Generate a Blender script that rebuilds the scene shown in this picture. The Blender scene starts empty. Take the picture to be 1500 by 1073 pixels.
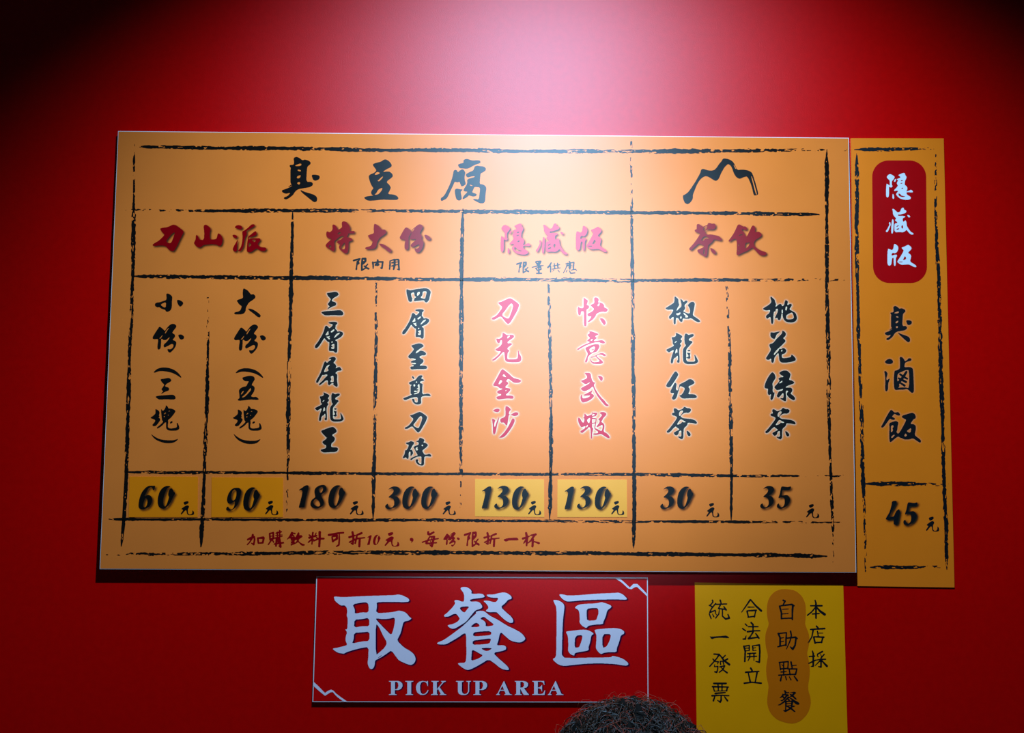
import bpy, bmesh, math, random
import numpy as np
from mathutils import Vector, Matrix
from mathutils.geometry import tessellate_polygon

S = bpy.context.scene
COL = S.collection

# ------------------------------------------------------------------ camera, light, exposure
F_PX, CAM_D, CAM_H = 1250.0, 2.06, 2.0
PITCH, YAW, ROLL = 0.06887566, 0.00753974, 0.00741086
_fw = Vector((math.sin(YAW)*math.cos(PITCH), math.cos(YAW)*math.cos(PITCH), math.sin(PITCH)))
_rt0 = Vector((math.cos(YAW), -math.sin(YAW), 0))
_up0 = _rt0.cross(_fw)
RT = math.cos(ROLL)*_rt0 + math.sin(ROLL)*_up0
UP = -math.sin(ROLL)*_rt0 + math.cos(ROLL)*_up0
FW = _fw
CAM = Vector((0, -CAM_D, CAM_H))
cd = bpy.data.cameras.new('camera'); cam = bpy.data.objects.new('camera', cd); COL.objects.link(cam)
cd.sensor_width = 36; cd.lens = F_PX/1500*36; cd.clip_start = 0.05
cam.matrix_world = Matrix(((RT.x, UP.x, -FW.x, CAM.x), (RT.y, UP.y, -FW.y, CAM.y), (RT.z, UP.z, -FW.z, CAM.z), (0, 0, 0, 1)))
S.camera = cam

w = bpy.data.worlds.new('world'); S.world = w; w.use_nodes = True
w.node_tree.nodes['Background'].inputs[0].default_value = (0.75, 0.8, 1.0, 1)
w.node_tree.nodes['Background'].inputs[1].default_value = 0.012

def spot(name, loc, target, power, size_deg, blend, color, radius):
    l = bpy.data.lights.new(name, 'SPOT'); o = bpy.data.objects.new(name, l); COL.objects.link(o)
    l.energy = power; l.spot_size = math.radians(size_deg); l.spot_blend = blend; l.color = color
    l.shadow_soft_size = radius
    o.location = loc
    o.rotation_euler = (Vector(target)-Vector(loc)).to_track_quat('-Z', 'Y').to_euler()
    return o
# ceiling spotlight aimed at the wall, above the top of the frame
spot('ceiling_spotlight', (0.12, -1.40, 3.46), (0.16, 0.0, 1.68), 300, 101, 0.72, (0.34, 0.64, 1.0), 0.016)
# second downlight further back over the customers
spot('rear_downlight', (0.29, -3.20, 3.02), (0.13, 0.0, 2.22), 900, 23, 1.0, (0.36, 0.66, 1.0), 0.20)

vs = S.view_settings
S.display_settings.display_device = 'sRGB'
vs.view_transform = 'Standard'; vs.look = 'None'; vs.gamma = 1.0; vs.use_curve_mapping = False
vs.exposure = 0.0

# ------------------------------------------------------------------ materials
def print_mat(name, color, rough=0.42, ior=1.6, bump=None, noise=None, alpha_attr=None):
    """matt pigment under a satin film: diffuse and a Beckmann gloss, mixed by Fresnel"""
    m = mat(name, color, rough, 0.5, bump, noise, 0.0, alpha_attr)
    nt = m.node_tree; b = nt.nodes['Principled BSDF']; out = nt.nodes['Material Output']
    di = nt.nodes.new('ShaderNodeBsdfDiffuse'); gl = nt.nodes.new('ShaderNodeBsdfAnisotropic'); fr = nt.nodes.new('ShaderNodeFresnel')
    gl.distribution = 'BECKMANN'; gl.inputs['Roughness'].default_value = rough
    gl.inputs['Color'].default_value = (1, 1, 1, 1); fr.inputs['IOR'].default_value = ior
    di.inputs['Color'].default_value = (*color, 1)
    for l in list(nt.links):
        if l.to_node == b and l.to_socket.name == 'Base Color': nt.links.new(l.from_socket, di.inputs['Color'])
        elif l.to_node == b and l.to_socket.name == 'Normal':
            nt.links.new(l.from_socket, di.inputs['Normal']); nt.links.new(l.from_socket, gl.inputs['Normal'])
    mx = nt.nodes.new('ShaderNodeMixShader')
    nt.links.new(fr.outputs[0], mx.inputs[0]); nt.links.new(di.outputs[0], mx.inputs[1]); nt.links.new(gl.outputs[0], mx.inputs[2])
    res = mx.outputs[0]
    if alpha_attr:
        tr = nt.nodes.new('ShaderNodeBsdfTransparent'); m2 = nt.nodes.new('ShaderNodeMixShader'); a = nt.nodes.new('ShaderNodeAttribute')
        a.attribute_name = alpha_attr
        nt.links.new(a.outputs['Fac'], m2.inputs[0]); nt.links.new(tr.outputs[0], m2.inputs[1]); nt.links.new(res, m2.inputs[2])
        res = m2.outputs[0]
    nt.links.new(res, out.inputs['Surface'])
    nt.nodes.remove(b)
    return m

def mat(name, color, rough=0.45, spec=0.5, bump=None, noise=None, metallic=0.0, alpha_attr=None):
    m = bpy.data.materials.new(name); m.use_nodes = True
    nt = m.node_tree; b = nt.nodes['Principled BSDF']
    b.inputs['Roughness'].default_value = rough
    b.inputs['Specular IOR Level'].default_value = spec
    b.inputs['Metallic'].default_value = metallic
    tc = nt.nodes.new('ShaderNodeTexCoord')
    if noise:
        scale, amt = noise
        n = nt.nodes.new('ShaderNodeTexNoise'); n.inputs['Scale'].default_value = scale; n.inputs['Detail'].default_value = 4
        nt.links.new(tc.outputs['Object'], n.inputs['Vector'])
        r = nt.nodes.new('ShaderNodeMapRange')
        r.inputs['From Min'].default_value = 0.3; r.inputs['From Max'].default_value = 0.7
        r.inputs['To Min'].default_value = 1-amt; r.inputs['To Max'].default_value = 1+amt
        nt.links.new(n.outputs['Fac'], r.inputs['Value'])
        mx = nt.nodes.new('ShaderNodeMix'); mx.data_type = 'RGBA'; mx.blend_type = 'MULTIPLY'
        mx.inputs['Factor'].default_value = 1.0
        mx.inputs['A'].default_value = (*color, 1)
        nt.links.new(r.outputs['Result'], mx.inputs['B'])
        nt.links.new(mx.outputs['Result'], b.inputs['Base Color'])
    else:
        b.inputs['Base Color'].default_value = (*color, 1)
    if bump:
        scale, strength, dist = bump
        n2 = nt.nodes.new('ShaderNodeTexNoise'); n2.inputs['Scale'].default_value = scale; n2.inputs['Detail'].default_value = 3
        nt.links.new(tc.outputs['Object'], n2.inputs['Vector'])
        bp = nt.nodes.new('ShaderNodeBump'); bp.inputs['Strength'].default_value = strength; bp.inputs['Distance'].default_value = dist
        nt.links.new(n2.outputs['Fac'], bp.inputs['Height'])
        nt.links.new(bp.outputs['Normal'], b.inputs['Normal'])
    if alpha_attr:
        a = nt.nodes.new('ShaderNodeAttribute'); a.attribute_name = alpha_attr
        nt.links.new(a.outputs['Fac'], b.inputs['Alpha'])
    return m

WALL_R, WALL_I, FILM_R, FILM_I = 0.46, 1.43, 0.39, 1.34
M = {
    'wall': print_mat('red_wall_paint', (0.64, 0.0005, 0.0005), WALL_R, WALL_I, bump=(420, 0.35, 0.0006), noise=(60, 0.05)),
    'paper': print_mat('orange_print', (0.88, 0.180, 0.024), FILM_R, FILM_I, noise=(7, 0.03), bump=(500, 0.05, 0.0002)),
    'paper_side': print_mat('ochre_print', (1.0, 0.19, 0.008), 0.5, 1.4, noise=(9, 0.03)),
    'paper_yellow': print_mat('yellow_paper', (1.0, 0.30, 0.0005), 0.6, 1.3, noise=(9, 0.03)),
    'capsule': print_mat('orange_patch_print', (0.72, 0.13, 0.001), 0.6, 1.3, noise=(9, 0.03)),
    'foam': mat('white_foam_board', (0.85, 0.72, 0.70), 0.6, 0.3),
    'signred': print_mat('red_sign_film', (0.75, 0.0010, 0.002), 0.44, 1.6, noise=(300, 0.06), bump=(700, 0.2, 0.0002)),
    'white': print_mat('white_vinyl', (0.92, 0.70, 0.74), 0.45, 1.45),
    'whitestamp': print_mat('white_print', (0.80, 0.74, 0.72), 0.5, 1.4),
    'stamp': print_mat('red_badge_print', (0.50, 0.0008, 0.002), 0.5, 1.4, noise=(30, 0.03)),
    'ink': print_mat('black_ink', (0.007, 0.005, 0.004), FILM_R, FILM_I),
    'ink_matte': print_mat('matte_black_ink', (0.006, 0.006, 0.007), 0.6, 1.3),
    'red': print_mat('dark_red_ink', (0.28, 0.0008, 0.003), FILM_R, FILM_I),
    'brightred': print_mat('bright_red_ink', (0.62, 0.008, 0.025), FILM_R, FILM_I),
    'glow': print_mat('pale_halo_print', (0.97, 0.62, 0.36), FILM_R, FILM_I, alpha_attr='a'),
    'shadow': print_mat('soft_shadow_print', (0.03, 0.018, 0.008), FILM_R, FILM_I, alpha_attr='a'),
    'shadowp': print_mat('purple_shadow_print', (0.018, 0.0, 0.028), 0.45, 1.5, alpha_attr='a'),
    'sticker': print_mat('yellow_price_sticker', (0.96, 0.31, 0.030), FILM_R, FILM_I, noise=(12, 0.03)),
    'sticker_o': print_mat('orange_price_sticker', (0.96, 0.205, 0.004), FILM_R, FILM_I, noise=(12, 0.03)),
    'spacer': mat('grey_mounting_foam', (0.12, 0.12, 0.12), 0.8, 0.2),
    'floor': mat('grey_floor_tile', (0.18, 0.17, 0.16), 0.5, 0.4, noise=(5, 0.1)),
    'skin': mat('skin', (0.48, 0.27, 0.18), 0.55, 0.4),
    'hair': mat('dark_brown_hair', (0.020, 0.010, 0.005), 0.45, 0.35),
    'hair_tip': mat('reddish_hair_tips', (0.30, 0.035, 0.012), 0.5, 0.4),
    'scalp': mat('dark_hair_mass', (0.006, 0.004, 0.003), 0.8, 0.05),
    'shirt': mat('navy_cotton', (0.03, 0.04, 0.08), 0.85, 0.2, noise=(40, 0.1)),
    'trousers': mat('charcoal_cotton', (0.03, 0.03, 0.032), 0.85, 0.2, noise=(40, 0.1)),
    'shoe': mat('black_leather', (0.02, 0.02, 0.02), 0.4, 0.5),
}

# ------------------------------------------------------------------ object helpers
def tag(o, label=None, cat=None, group=None, kind=None):
    if label: o['label'] = label
    if cat: o['category'] = cat
    if group: o['group'] = group
    if kind: o['kind'] = kind
    return o

def empty(name, loc, label, cat, group=None):
    o = bpy.data.objects.new(name, None); COL.objects.link(o); o.location = loc
    o.empty_display_size = 0.05
    return tag(o, label, cat, group)

def mesh_obj(name, verts, faces, material, parent=None, root=None, label=None, smooth=False):
    """verts in world space; stored relative to the thing's base"""
    off = Vector(root.location) if root is not None else Vector((0, 0, 0))
    me = bpy.data.meshes.new(name)
    me.from_pydata([tuple(Vector(v)-off) for v in verts], [], faces)
    me.materials.append(material)
    if smooth:
        me.polygons.foreach_set('use_smooth', [True]*len(me.polygons))
    me.update()
    o = bpy.data.objects.new(name, me); COL.objects.link(o)
    if parent is not None: o.parent = parent
    if label: o['label'] = label
    return o

def slab(name, quad, depth, material, parent, root, label=None):
    """quad: four world points (front face), pushed back by depth along +Y"""
    q = [Vector(p) for p in quad]; b = [p+Vector((0, depth, 0)) for p in q]
    f = [(3, 2, 1, 0), (4, 5, 6, 7), (0, 1, 5, 4), (1, 2, 6, 5), (2, 3, 7, 6), (3, 0, 4, 7)]
    return mesh_obj(name, q+b, f, material, parent, root, label)

# a flat sheet hanging close to the wall: its front stands s_top / s_bot off the wall at heights z_top / z_bot
class Sheet:
    def __init__(self, s_top, z_top, s_bot, z_bot):
        self.k = (s_top-s_bot)/(z_top-z_bot); self.z0 = z_bot; self.s0 = s_bot
    def at(self, px, py, o=0.0):
        """point of the sheet seen at photo position (px, py), o metres in front of it"""
        px, py, o = float(px), float(py), float(o)
        d = (px-750)/F_PX*RT - (py-536.5)/F_PX*UP + FW
        s = self.s0+o
        t = (-CAM.y - s - self.k*(CAM.z-self.z0))/(d.y + self.k*d.z)
        return CAM + t*d

# ------------------------------------------------------------------ lettering
# traced lettering: name@x0,y0,unit:outline;-hole;~brush stroke (x y width ...)
GLYPHS = """
臭@400,220,.6667:45 19 46 16 51 14 57 16 62 20 65 22 70 20 79 23 83 27 82 31 77 34 75 38 74 50 73 69 84 69 88 73 87 77 81 81 68 83 56 85 49 90 44 98 38 103 30 108 24 107 24 103 31 101 36 96 38 93 31 95 26 95 20 92 19 88 24 86 33 83 45 76 40 75 38 70 38 60 38 45 39 38 36 35 37 32 43 32 46 30 46 24;32 81 36 78 40 75 44 76 36 80;-48 33 62 28 62 34 50 35;-54 42 61 43 61 47 54 45;-61 54 53 57 52 61 56 62 60 59;-58 69 60 72 57 76 53 73 53 71;84 54 92 53 101 55 103 59 101 64 93 67 88 65;61 87 64 89 72 92 86 96 93 99 97 104 97 110 95 113 90 114 82 108 60 90
豆@520,220,.6667:38 31 44 28 57 25 64 20 69 20 75 24 80 30 81 35 77 38 70 41 60 48 73 46 78 48 83 53 83 58 77 63 71 67 70 71 76 76 79 82 76 89 72 96 85 97 92 100 96 105 93 109 80 109 60 108 45 110 30 111 22 107 20 103 26 101 42 99 37 98 35 93 37 87 41 84 35 75 31 63 30 57 33 53 41 50 46 46 47 43;-43 53 46 49 50 47 56 50 50 53 45 54;-49 66 52 65 59 58 62 57 61 60 53 69;-50 88 53 85 60 82 60 86 55 93 50 97 42 98 47 94
腐@640,227,.6667:46 21 50 19 59 17 58 12 61 9 67 8 74 11 80 12 88 11 95 12 96 16 94 18 84 21 77 25 70 29 64 30 57 29 51 29 48 26;37 33 43 32 46 38 50 34 55 31 59 32 63 39 61 45 61 55 64 63 60 67 54 69 52 65 50 58 45 60 39 58 36 66 32 74 27 85 22 95 15 99 10 101 8 98 9 94 14 91 19 84 26 70 31 58 35 45;39 76 44 73 50 75 57 75 55 78 52 80 54 90 55 96 50 100 45 99 42 95 40 86;82 28 83 25 88 23 93 24 103 25 108 29 107 34 101 38 96 40 95 50 94 64 100 64 106 67 109 72 107 85 106 102 102 106 95 106 85 101 78 97 84 96 92 98 94 82 95 71 88 70 82 70 80 76 77 82 84 84 88 86 86 90 80 91 75 90 70 88 68 91 62 95 57 97 56 94 60 88 68 80 62 80 58 78 60 73 65 66 67 60 66 55 69 52 77 50 83 48 83 46 75 47 69 49 66 48 63 44 65 41 72 37 80 34;-72 64 76 66 79 66 77 68 73 67
嶺@980,220,1:20 66 25 64 30 59 38 47 46 33 47 28 50 27 56 29 62 30 68 28 74 19 77 16 79 12 84 12 90 14 94 17 97 22 100 29 107 28 115 29 121 32 123 36 125 42 131 63 130 65 127 66 124 66 121 52 115 38 110 39 104 42 99 40 95 34 92 25 89 21 86 20 81 25 76 34 73 42 69 45 66 44 60 40 56 38 52 38 46 42 41 50 37 60 35 65 35 71 31 77 27 79 23 77 21 72;-94 20 96 22 99 28 97 27;-120 37 121.5 38 129 64 127.5 65.5
刀@210,320,.6667:36 22 42 20 52 19 61 15 65 13 71 14 78 19 86 25 89 29 86 35 80 47 74 60 68 70 65 72 58 70 54 66 50 61 43 59 35 59 28 60 21 60 20 57 24 54 33 49 40 43 47 35 42 31;-70 29 65 44 61 53 57 54 53 53 50 49 56 41 63 33
山@210,320,.6667:132 15 137 13 141 15 147 20 148 24 146 30 146 42 148 46 160 45 162 40 163 34 165 32 170 35 174 42 174 50 172 57 169 60 165 60 161 57 150 56 140 57 132 58 127 62 123 64 118 62 113 57 111 53 113 49 115 45 115 38 117 35 120 38 123 46 133 47 134 30
派@310,320,.6667:50 19 54 15 60 14 66 16 68 20 65 24 60 23 54 21;45 36 50 35 55 37 57 40 54 44 48 41;58 44 57 50 56 60 56 68 55 72 50 73 46 68 48 62 52 55;67 28 72 26 75 24 80 20 87 13 91 12 95 13 95 16 89 20 80 25 76 28 78 34 74 40 72 50 70 62 66 69 62 72 57 71 60 68 64 63 67 52 68 40;80 39 86 35 93 29 97 27 99 31 99 35 95 38 88 40 82 41 81 50 79 50;83 45 90 43 100 43 106 43 108 47 104 52 101 56 105 61 110 63 118 63 121 66 118 71 112 72 106 70 99 65 92 70 86 74 79 74 77 70 78 55 79 47;-88 46 98 46 95 52 91 50;-82 52 88 57 84 61 81 63
特@470,325,.6667:25 5 31 6 35 11 38 18 43 14 47 11 46 6 46 0 50 -2 57 0 62 7 65 13 63 19 68 20 73 19 75 22 73 25 66 25 60 25 60 29 56 33 62 34 67 35 70 39 69 41 62 43 61 45 61 55 60 65 57 69 52 69 45 63 41 59 39 55 41 51 44 49 38 47 35 45 37 41 43 39 48 35 52 31 44 31 38 35 33 40 30 41 30 48 31 60 28 65 23 62 17 58 12 55 10 51 13 47 18 42 24 37 20 36 15 35 12 31 12 22 14 20 19 23 23 20 26 16;-36 25 42 22 45 24 39 28;-20 50 24 54 21 57 17 54;-45 53 50 47 53 45 53 60 47 60 43 57
大@470,325,.6667:117 4 120 4 127 8 132 14 134 17 140 16 144 20 144 24 138 29 130 34 126 40 123 46 123 52 119 58 112 60 100 60 97 58 99 55 106 54 111 51 113 46 114 42 108 38 105 33 103 30 106 28 113 26 117 24 116 14;127 47 136 48 145 53 153 59 156 63 153 67 148 65 140 58 131 52
份@550,325,.6667:66 11 73 14 79 20 77 27 73 32 73 40 73 55 72 60 67 61 64 58 64 48 66 40 60 38 55 38 53 34 55 30 60 21;84 18 88 10 95 5 99 5 104 8 104 13 100 19 97 25 101 28 102 33 101 38 105 42 106 47 104 56 99 64 94 67 90 67 86 61 86 57 90 59 94 57 97 54 96 49 92 50 87 53 83 55 78 54 77 50 81 46 86 42 90 37 84 38 77 38 74 36 77 30 80 23;~79 24 1 82 16 1 88 11 1;107 28 112 28 119 32 122 37 118 40 112 38 109 33
隱@720,325,.6667:21 14 25 8 30 6 36 9 41 13 40 17 36 22 34 24 34 34 36 37 34 40 30 40 27 37 27 45 27 60 25 66 21 65 20 60 20 45 21 30 24 32 28 35 29 36 29 22 25 19;~43 20 3 41 24 4;49 9 55 6 62 3 66 4 66 8 70 13 69 18 66 23 65 34 69 36 72 41 71 47 68 51 77 48 80 46 84 48 86 52 81 53 74 52 69 53 71 59 77 62 81 66 79 70 72 72 62 71 53 68 46 61 44 57 47 53 50 49 44 48 41 50 39 48 42 44 47 39 49 35 46 31 47 26 50 22 45 20 50 17 55 16 54 12;-50 55 55 57 56 60 62 62 68 63 62 65 55 64 50 60;36 55 39 60 40 67 37 70 35 66;-56 22 61 21 60 24 56 24;-55 29 60 28 60 30 55 31;-57 42 62 40 61 44 57 44
藏@720,325,.6667:113 6 117 6 121 10 126 15 133 14 135 8 138 3 142 3 143 8 148 10 149 14 146 17 138 19 132 21 129 20 127 24 140 24 146 25 146 27 141 29 139 33 141 40 145 36 147 35 149 40 150 50 155 58 160 65 166 68 167 71 162 72 157 69 152 63 149 59 146 63 140 66 133 65 119 66 119 45 122 43 123 38 120 35 124 30 120 27 117 23 115 18 115 12;-137 48 140 48 141 55 138 57 136 53;-121 37 126 39 126 43 122 42;-124 50 130 47 130 49 124 53;-124 57 131 55 131 58 124 60;151 21 157 23 159 27 155 28 152 25;113 32 117 34 117 50 115 69 111 69 111 50;~107 42 4 108 47 3 103 58 4 100 63 5
版@800,325,.6667:66 20 71 21 75 24 79 21 80 14 81 8 85 9 90 14 91 20 88 28 83 32 78 30 75 33 75 38 82 35 87 35 88 38 85 43 85 55 84 63 81 63 80 55 80 42 76 44 75 55 74 60 70 63 66 60 65 50;98 17 105 15 110 12 114 10 120 15 122 19 119 24 113 30 117 33 121 37 120 44 118 50 120 54 127 58 133 63 133 66 128 66 121 62 115 59 105 60 97 60 91 56 88 52 92 46 98 36 104 24 100 21;-106 38 109 42 109 46 105 48 101 48 104 43;-91 52.5 101 52 101 54 92 54
茶@1000,325,.6667:31 5 35 4 40 7 45 11 49 8 54 7 56 2 60 2 64 4 70 3 73 7 73 12 69 16 62 17 55 16 51 18 48 20 51 25 54 28 62 27 72 29 80 31 84 35 87 39 84 41 75 39 68 38 66 43 60 48 56 51 55 60 54 72 51 77 46 74 38 69 33 66 32 61 38 59 44 56 48 54 45 51 38 48 34 48 29 53 23 58 19 62 15 61 14 58 19 53 25 46 31 38 36 30 39 26 33 23 27 21 26 17 31 16 31 10;-46 13 50 9 55 9 52 15 47 19 45 17;-41 38 46 32 52 31 55 34 60 35 57 37 50 36 46 41 41 41;-45 62 48 58 49 72 44 69 46 66;60 57 66 58 72 64 74 68 71 71 66 68 62 63
飲@1050,325,.6667:46 6 50 5 55 8 58 10 62 9 67 13 67 17 62 18 57 15 54 18 59 21 60 24 62 28 65 33 68 28 72 20 77 9 80 7 84 10 85 18 83 21 87 22 92 21 98 25 99 30 94 34 87 38 83 42 81 47 83 53 90 59 98 63 108 66 110 69 107 73 101 74 94 72 88 66 82 59 78 56 72 60 66 64 58 67 52 70 46 73 43 71 44 60 44 45 43 38 39 37 34 39 29 43 26 43 26 40 31 34 37 25 42 15;-47 49 50 47 50 51 47 54;-47 61 50 62 50 65 47 65;-64 45 68 46 73 43 71 51 66 57 62 58 62 50;-48 29 57 26 57 28 49 31
限@510,360,.6667:~12 32 4 19 30 4 26 28 3;~25 29 4 22 34 3 24 38 3 20 41 3;~20 34 3 19 42 3 18 51 4;~31 29 4 30 40 4 30 52 4;~31 28 4 38 28 5 38 33 5 33 39 4;~31 34 2 37 34 2;~30 53 4 36 50 3 40 47 3;~43 40 3 38 45 3;~35 44 3 40 48 4 45 50 4
內@510,360,.6667:~54 36 4 55 42 4 55 49 3;~55 37 3 64 35 3 74 35 4;~76 35 4 75 43 4 74 49 4 71 48 2;~65 31 4 65 36 5 60 42 4;~63 38 5 67 41 4 64 42 5
用@510,360,.6667:~92 33 3 92 42 4 91 51 3;~92 33 2 100 30 3 110 30 4;~111 31 4 111 42 4 112 52 4 108 51 2;~102 31 5 102 42 5 100 51 4;~96 37 3 108 35 2;~96 44 3 108 41 2
量@750,360,.6667:~52 35 3 55 40 3 58 42 3;~54 34 3 63 34 4 61 40 3;~55 38 2 61 38 2;~44 47 2 55 44 3 69 43 2;~52 49 3 55 52 3;~54 48 2 63 46 3 64 51 3 55 55 2;~59 34 3 59 60 4;~54 60 3 65 60 3
供@750,360,.6667:~86 37 3 83 43 4 79 47 4;~85 45 3 85 57 3;~93 38 2 94 50 3;~100 38 3 101 48 3;~90 44 2 105 41 2;~88 51 2 106 48 2;~92 53 2 89 56 1;~101 53 2 104 57 2
應@750,360,.6667:~126 34 3 128 36 2;~118 39 2 136 36 3;~122 38 3 118 50 2 113 59 2;~136 37 3 135 50 3;~122 44 2 125 41 2;~127 41 6 127 50 4;~124 43 1 134 42 1;~124 47 1 134 46 1;~121 53 2 119 57 2;~126 54 2 129 60 3 138 59 3;~130 53 2 140 51 2 142 54 2
小@200,420,.6667:65 15 69 14 75 17 79 22 78 30 78 40 77 48 73 53 67 55 64 53 63 50 55 48 50 44 46 45 42 43 40 40 41 36 45 34 50 34 58 31 65 29 66 24;-65 33 57 36 53 39 57 43 64 46;89 28 96 29 103 34 102 39 96 44 92 40 89 33
份b@200,470,.6667:50 12 53 13 60 19 62 22 66 16 71 10 77 6 83 6 88 10 87 14 82 20 78 26 84 29 85 34 82 38 79 41 86 44 88 48 86 56 81 63 75 69 71 69 68 64 68 61 74 62 78 60 81 56 81 51 77 50 70 54 64 57 61 58 59 54 61 50 66 46 72 38 73 35 70 37 66 41 62 42 58 41 56 38 54 40 54 50 53 60 49 63 46 61 46 52 48 41 46 39 40 40 36 39 35 36 37 32 44 21;-73 13 67 18 62 26 63 28 68 20;-58 29 54 34 50 38 52 39 56 34;91 30 99 29 105 34 104 39 98 41 94 38
（@200,535,.6667:37 15 44 8 52 5 60 4 70 5 80 8 88 13 95 20 99 26 97 27 90 22 83 18 75 15 65 13 55 12 47 13 40 16
三@200,535,.6667:52 30 60 29 70 27 75 29 77 33 74 36 66 40 62 46 70 48 72 51 71 55 64 57 57 61 53 63 57 58 59 57 54 52 57 49 60 44 61 42 58 39 55 36;41 68 50 66 65 65 76 64 81 64 86 69 86 73 82 75 65 74 50 75 45 72
塊@200,590,.6667:41 13 45 14 50 18 51 22 49 27 51 30 48 32 52 34 52 38 48 44 43 50 37 51 34 48 38 44 41 40 41 37 37 35 33 34 30 32 35 29 41 24 42 19;54 12 57 17 60 16 64 9 64 4 69 8 70 12 77 12 84 15 86 18 83 23 79 28 75 33 69 37 70 42 69 48 69 54 75 56 88 54 89 50 88 43 91 44 94 52 94 57 89 60 80 61 70 60 65 56 65 48 65 42 62 43 57 49 50 54 46 56 44 54 49 50 55 45 59 40 56 38 55 30 54 20;-60 24 64 20 65 22 61 25;-70 18 73 16 73 18 71 19;-60 29 63 28 62 31 60 31;-68 26 71 25 70 28;74 41 78 39 80 42 76 45 73 45
）@200,590,.6667:31 67 36 71 42 75 50 79 60 81 75 82 84 81 92 78 90 81 84 86 75 88 65 88 55 86 45 82 37 76
五@320,530,.6667:52 34 59 32 66 30 74 30 79 33 80 38 77 43 74 48 73 51 77 52 80 56 79 63 75 70 71 75 76 77 83 76 88 80 89 82 85 83 70 82 55 84 45 85 42 83 43 81 46 80 46 73 45 65 45 61 50 56 56 54 61 53 64 47 67 42 64 42 59 42 54 39;-56 62 51 66 49 72 52 70 55 66;-71 56 66 62 60 70 50 78 57 77 65 69 72 61
層@435,470,.6667:64 9 69 13 71 16 75 13 79 8 77 7 70 5 69 3 72 2 80 1 87 2 89 4 88 7 85 9 85 13 84 17 88 20 88 23 94 22 100 24 102 28 98 34 92 38 83 42 88 44 89 47 89 67 86 70 83 69 81 66 70 66 70 60 71 52 71 46 68 46 63 41 60 37 57 42 52 50 46 58 42 60 39 58 40 53 46 46 52 36 56 29 60 19 61 13;-74 23 79 19 82 18 82 21 77 25 75 25;-62 31 66 25 69 21 69 26 70 29 66 31;-64 34 69 34 73 32 70 36 73 38 71 41 67 37;-83 33 88 27 95 25 92 29 86 34 81 38;-75 46 78 44 79 46 77 48;-75 53 78 51 82 50 82 53 82 61 76 61 75 57 79 58 78 55
屠@435,520,.6667:69 8 73 5 80 3 85 5 86 9 82 14 80 17 84 19 87 24 85 29 80 32 85 29 90 26 95 26 99 32 96 34 90 34 84 39 89 42 88 55 90 66 88 70 84 68 79 64 81 61 75 62 72 66 68 65 68 55 64 55 58 60 52 65 48 66 49 62 55 57 62 49 68 43 63 42 59 44 56 43 53 48 49 55 46 61 42 60 42 56 48 46 53 36 57 24 60 15 63 13 66 17 71 12 76 9;-59 37 62 29 66 23 73 20 69 25 67 29 70 33 65 36;-74 47 80 44 81 55 80 59 75 59 73 57 76 54 75 50
龍@435,570,.6667:58 6 63 8 69 11 72 14 69 18 68 20 71 23 69 27 66 29 70 32 66 37 65 45 66 55 66 68 62 68 60 64 63 62 62 52 59 57 56 58 54 60 53 68 50 70 48 67 49 60 51 52 55 41 49 44 45 47 41 44 39 41 45 38 53 34 55 32 52 29 52 22 50 17 51 15 56 15 59 12;-55 28 58 24 61 23 59 26;-58 42 61 38 62 48 59 46 57 52;77 8 80 8 84 11 88 9 94 9 94 13 89 16 85 18 84 22 90 23 92 26 88 30 84 35 81 38 79 42 79 50 79 65 90 66 97 65 96 58 95 50 98 54 102 62 103 66 98 70 90 71 82 71 76 69 73 65 72 50 73 38 79 32 76 29 75 15;81 42 86 41 88 43 85 45 82 44;80 47 88 48 86 53 88 57 86 60 81 59 79 57 84 55 82 50
王@435,610,.6667:52 31 60 28 70 24 78 22 83 24 88 31 86 35 78 39 78 42 82 44 84 49 81 55 76 58 75 66 80 67 88 67 91 71 88 76 82 78 70 78 60 79 55 77 51 73 56 71 64 69 64 62 59 61 55 55 61 51 66 47 62 43 57 38
四@560,415,.6667:53 12 58 14 63 15 75 12 85 11 95 10 102 12 107 18 105 26 103 36 98 42 94 41 92 37 88 37 80 38 70 39 69 36 72 33 65 34 66 39 62 41 58 39 56 32 53 20;-63 21 70 19 71 28 75 29 72 32 66 34 64 28;-77 19 83 18 82 24 76 28;-89 17 98 17 96 26 94 34 86 32 84 30 88 27
至@560,495,.6667:63 16 70 14 80 11 86 12 92 17 88 20 80 25 73 31 80 30 82 28 85 27 92 29 97 34 94 38 86 38 81 41 84 44 90 47 91 51 87 56 81 60 90 60 97 61 99 65 96 68 75 68 64 69 61 65 63 62 69 62 69 59 64 58 65 57 74 57 74 54 64 54 62 52 66 49 73 48 74 46 66 44 61 45 57 42 57 39 64 32 70 24 66 20;-72 33 80 28 80 30 75 33
尊@560,540,.6667:78 17 82 14 87 14 89 16 85 21 91 23 92 26 86 27 82 29 84 31 89 33 88 40 88 56 95 55 100 54 105 56 107 59 103 60 95 59 86 61 85 66 86 75 82 78 74 78 69 75 66 70 65 66 68 65 71 67 71 72 75 74 78 73 78 62 70 62 60 65 50 69 46 66 46 64 55 61 66 56 62 55 62 45 62 38 65 35 60 34 58 30 65 27 73 24;65 16 68 16 71 21 69 23 66 20;-73 29 76 27 77 29 75 31;-68 36 70 33 73 36 71 39 69 38;-77 37 81 32 82 38 82 52 75 55 69 56 70 54 79 51 79 39;-69 50 72 47 74 49 79 47 79 49 72 51;-75 44 80 41 80 43 77 45
刀b@560,590,.6667:60 27 68 25 76 21 82 19 87 21 98 29 99 32 95 42 88 54 83 62 79 65 76 63 71 57 66 51 61 53 55 57 50 57 49 54 56 51 62 45 69 35 64 31;-85 28 88 32 86 40 83 48 80 55 75 54 67 49 76 38 80 32
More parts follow.
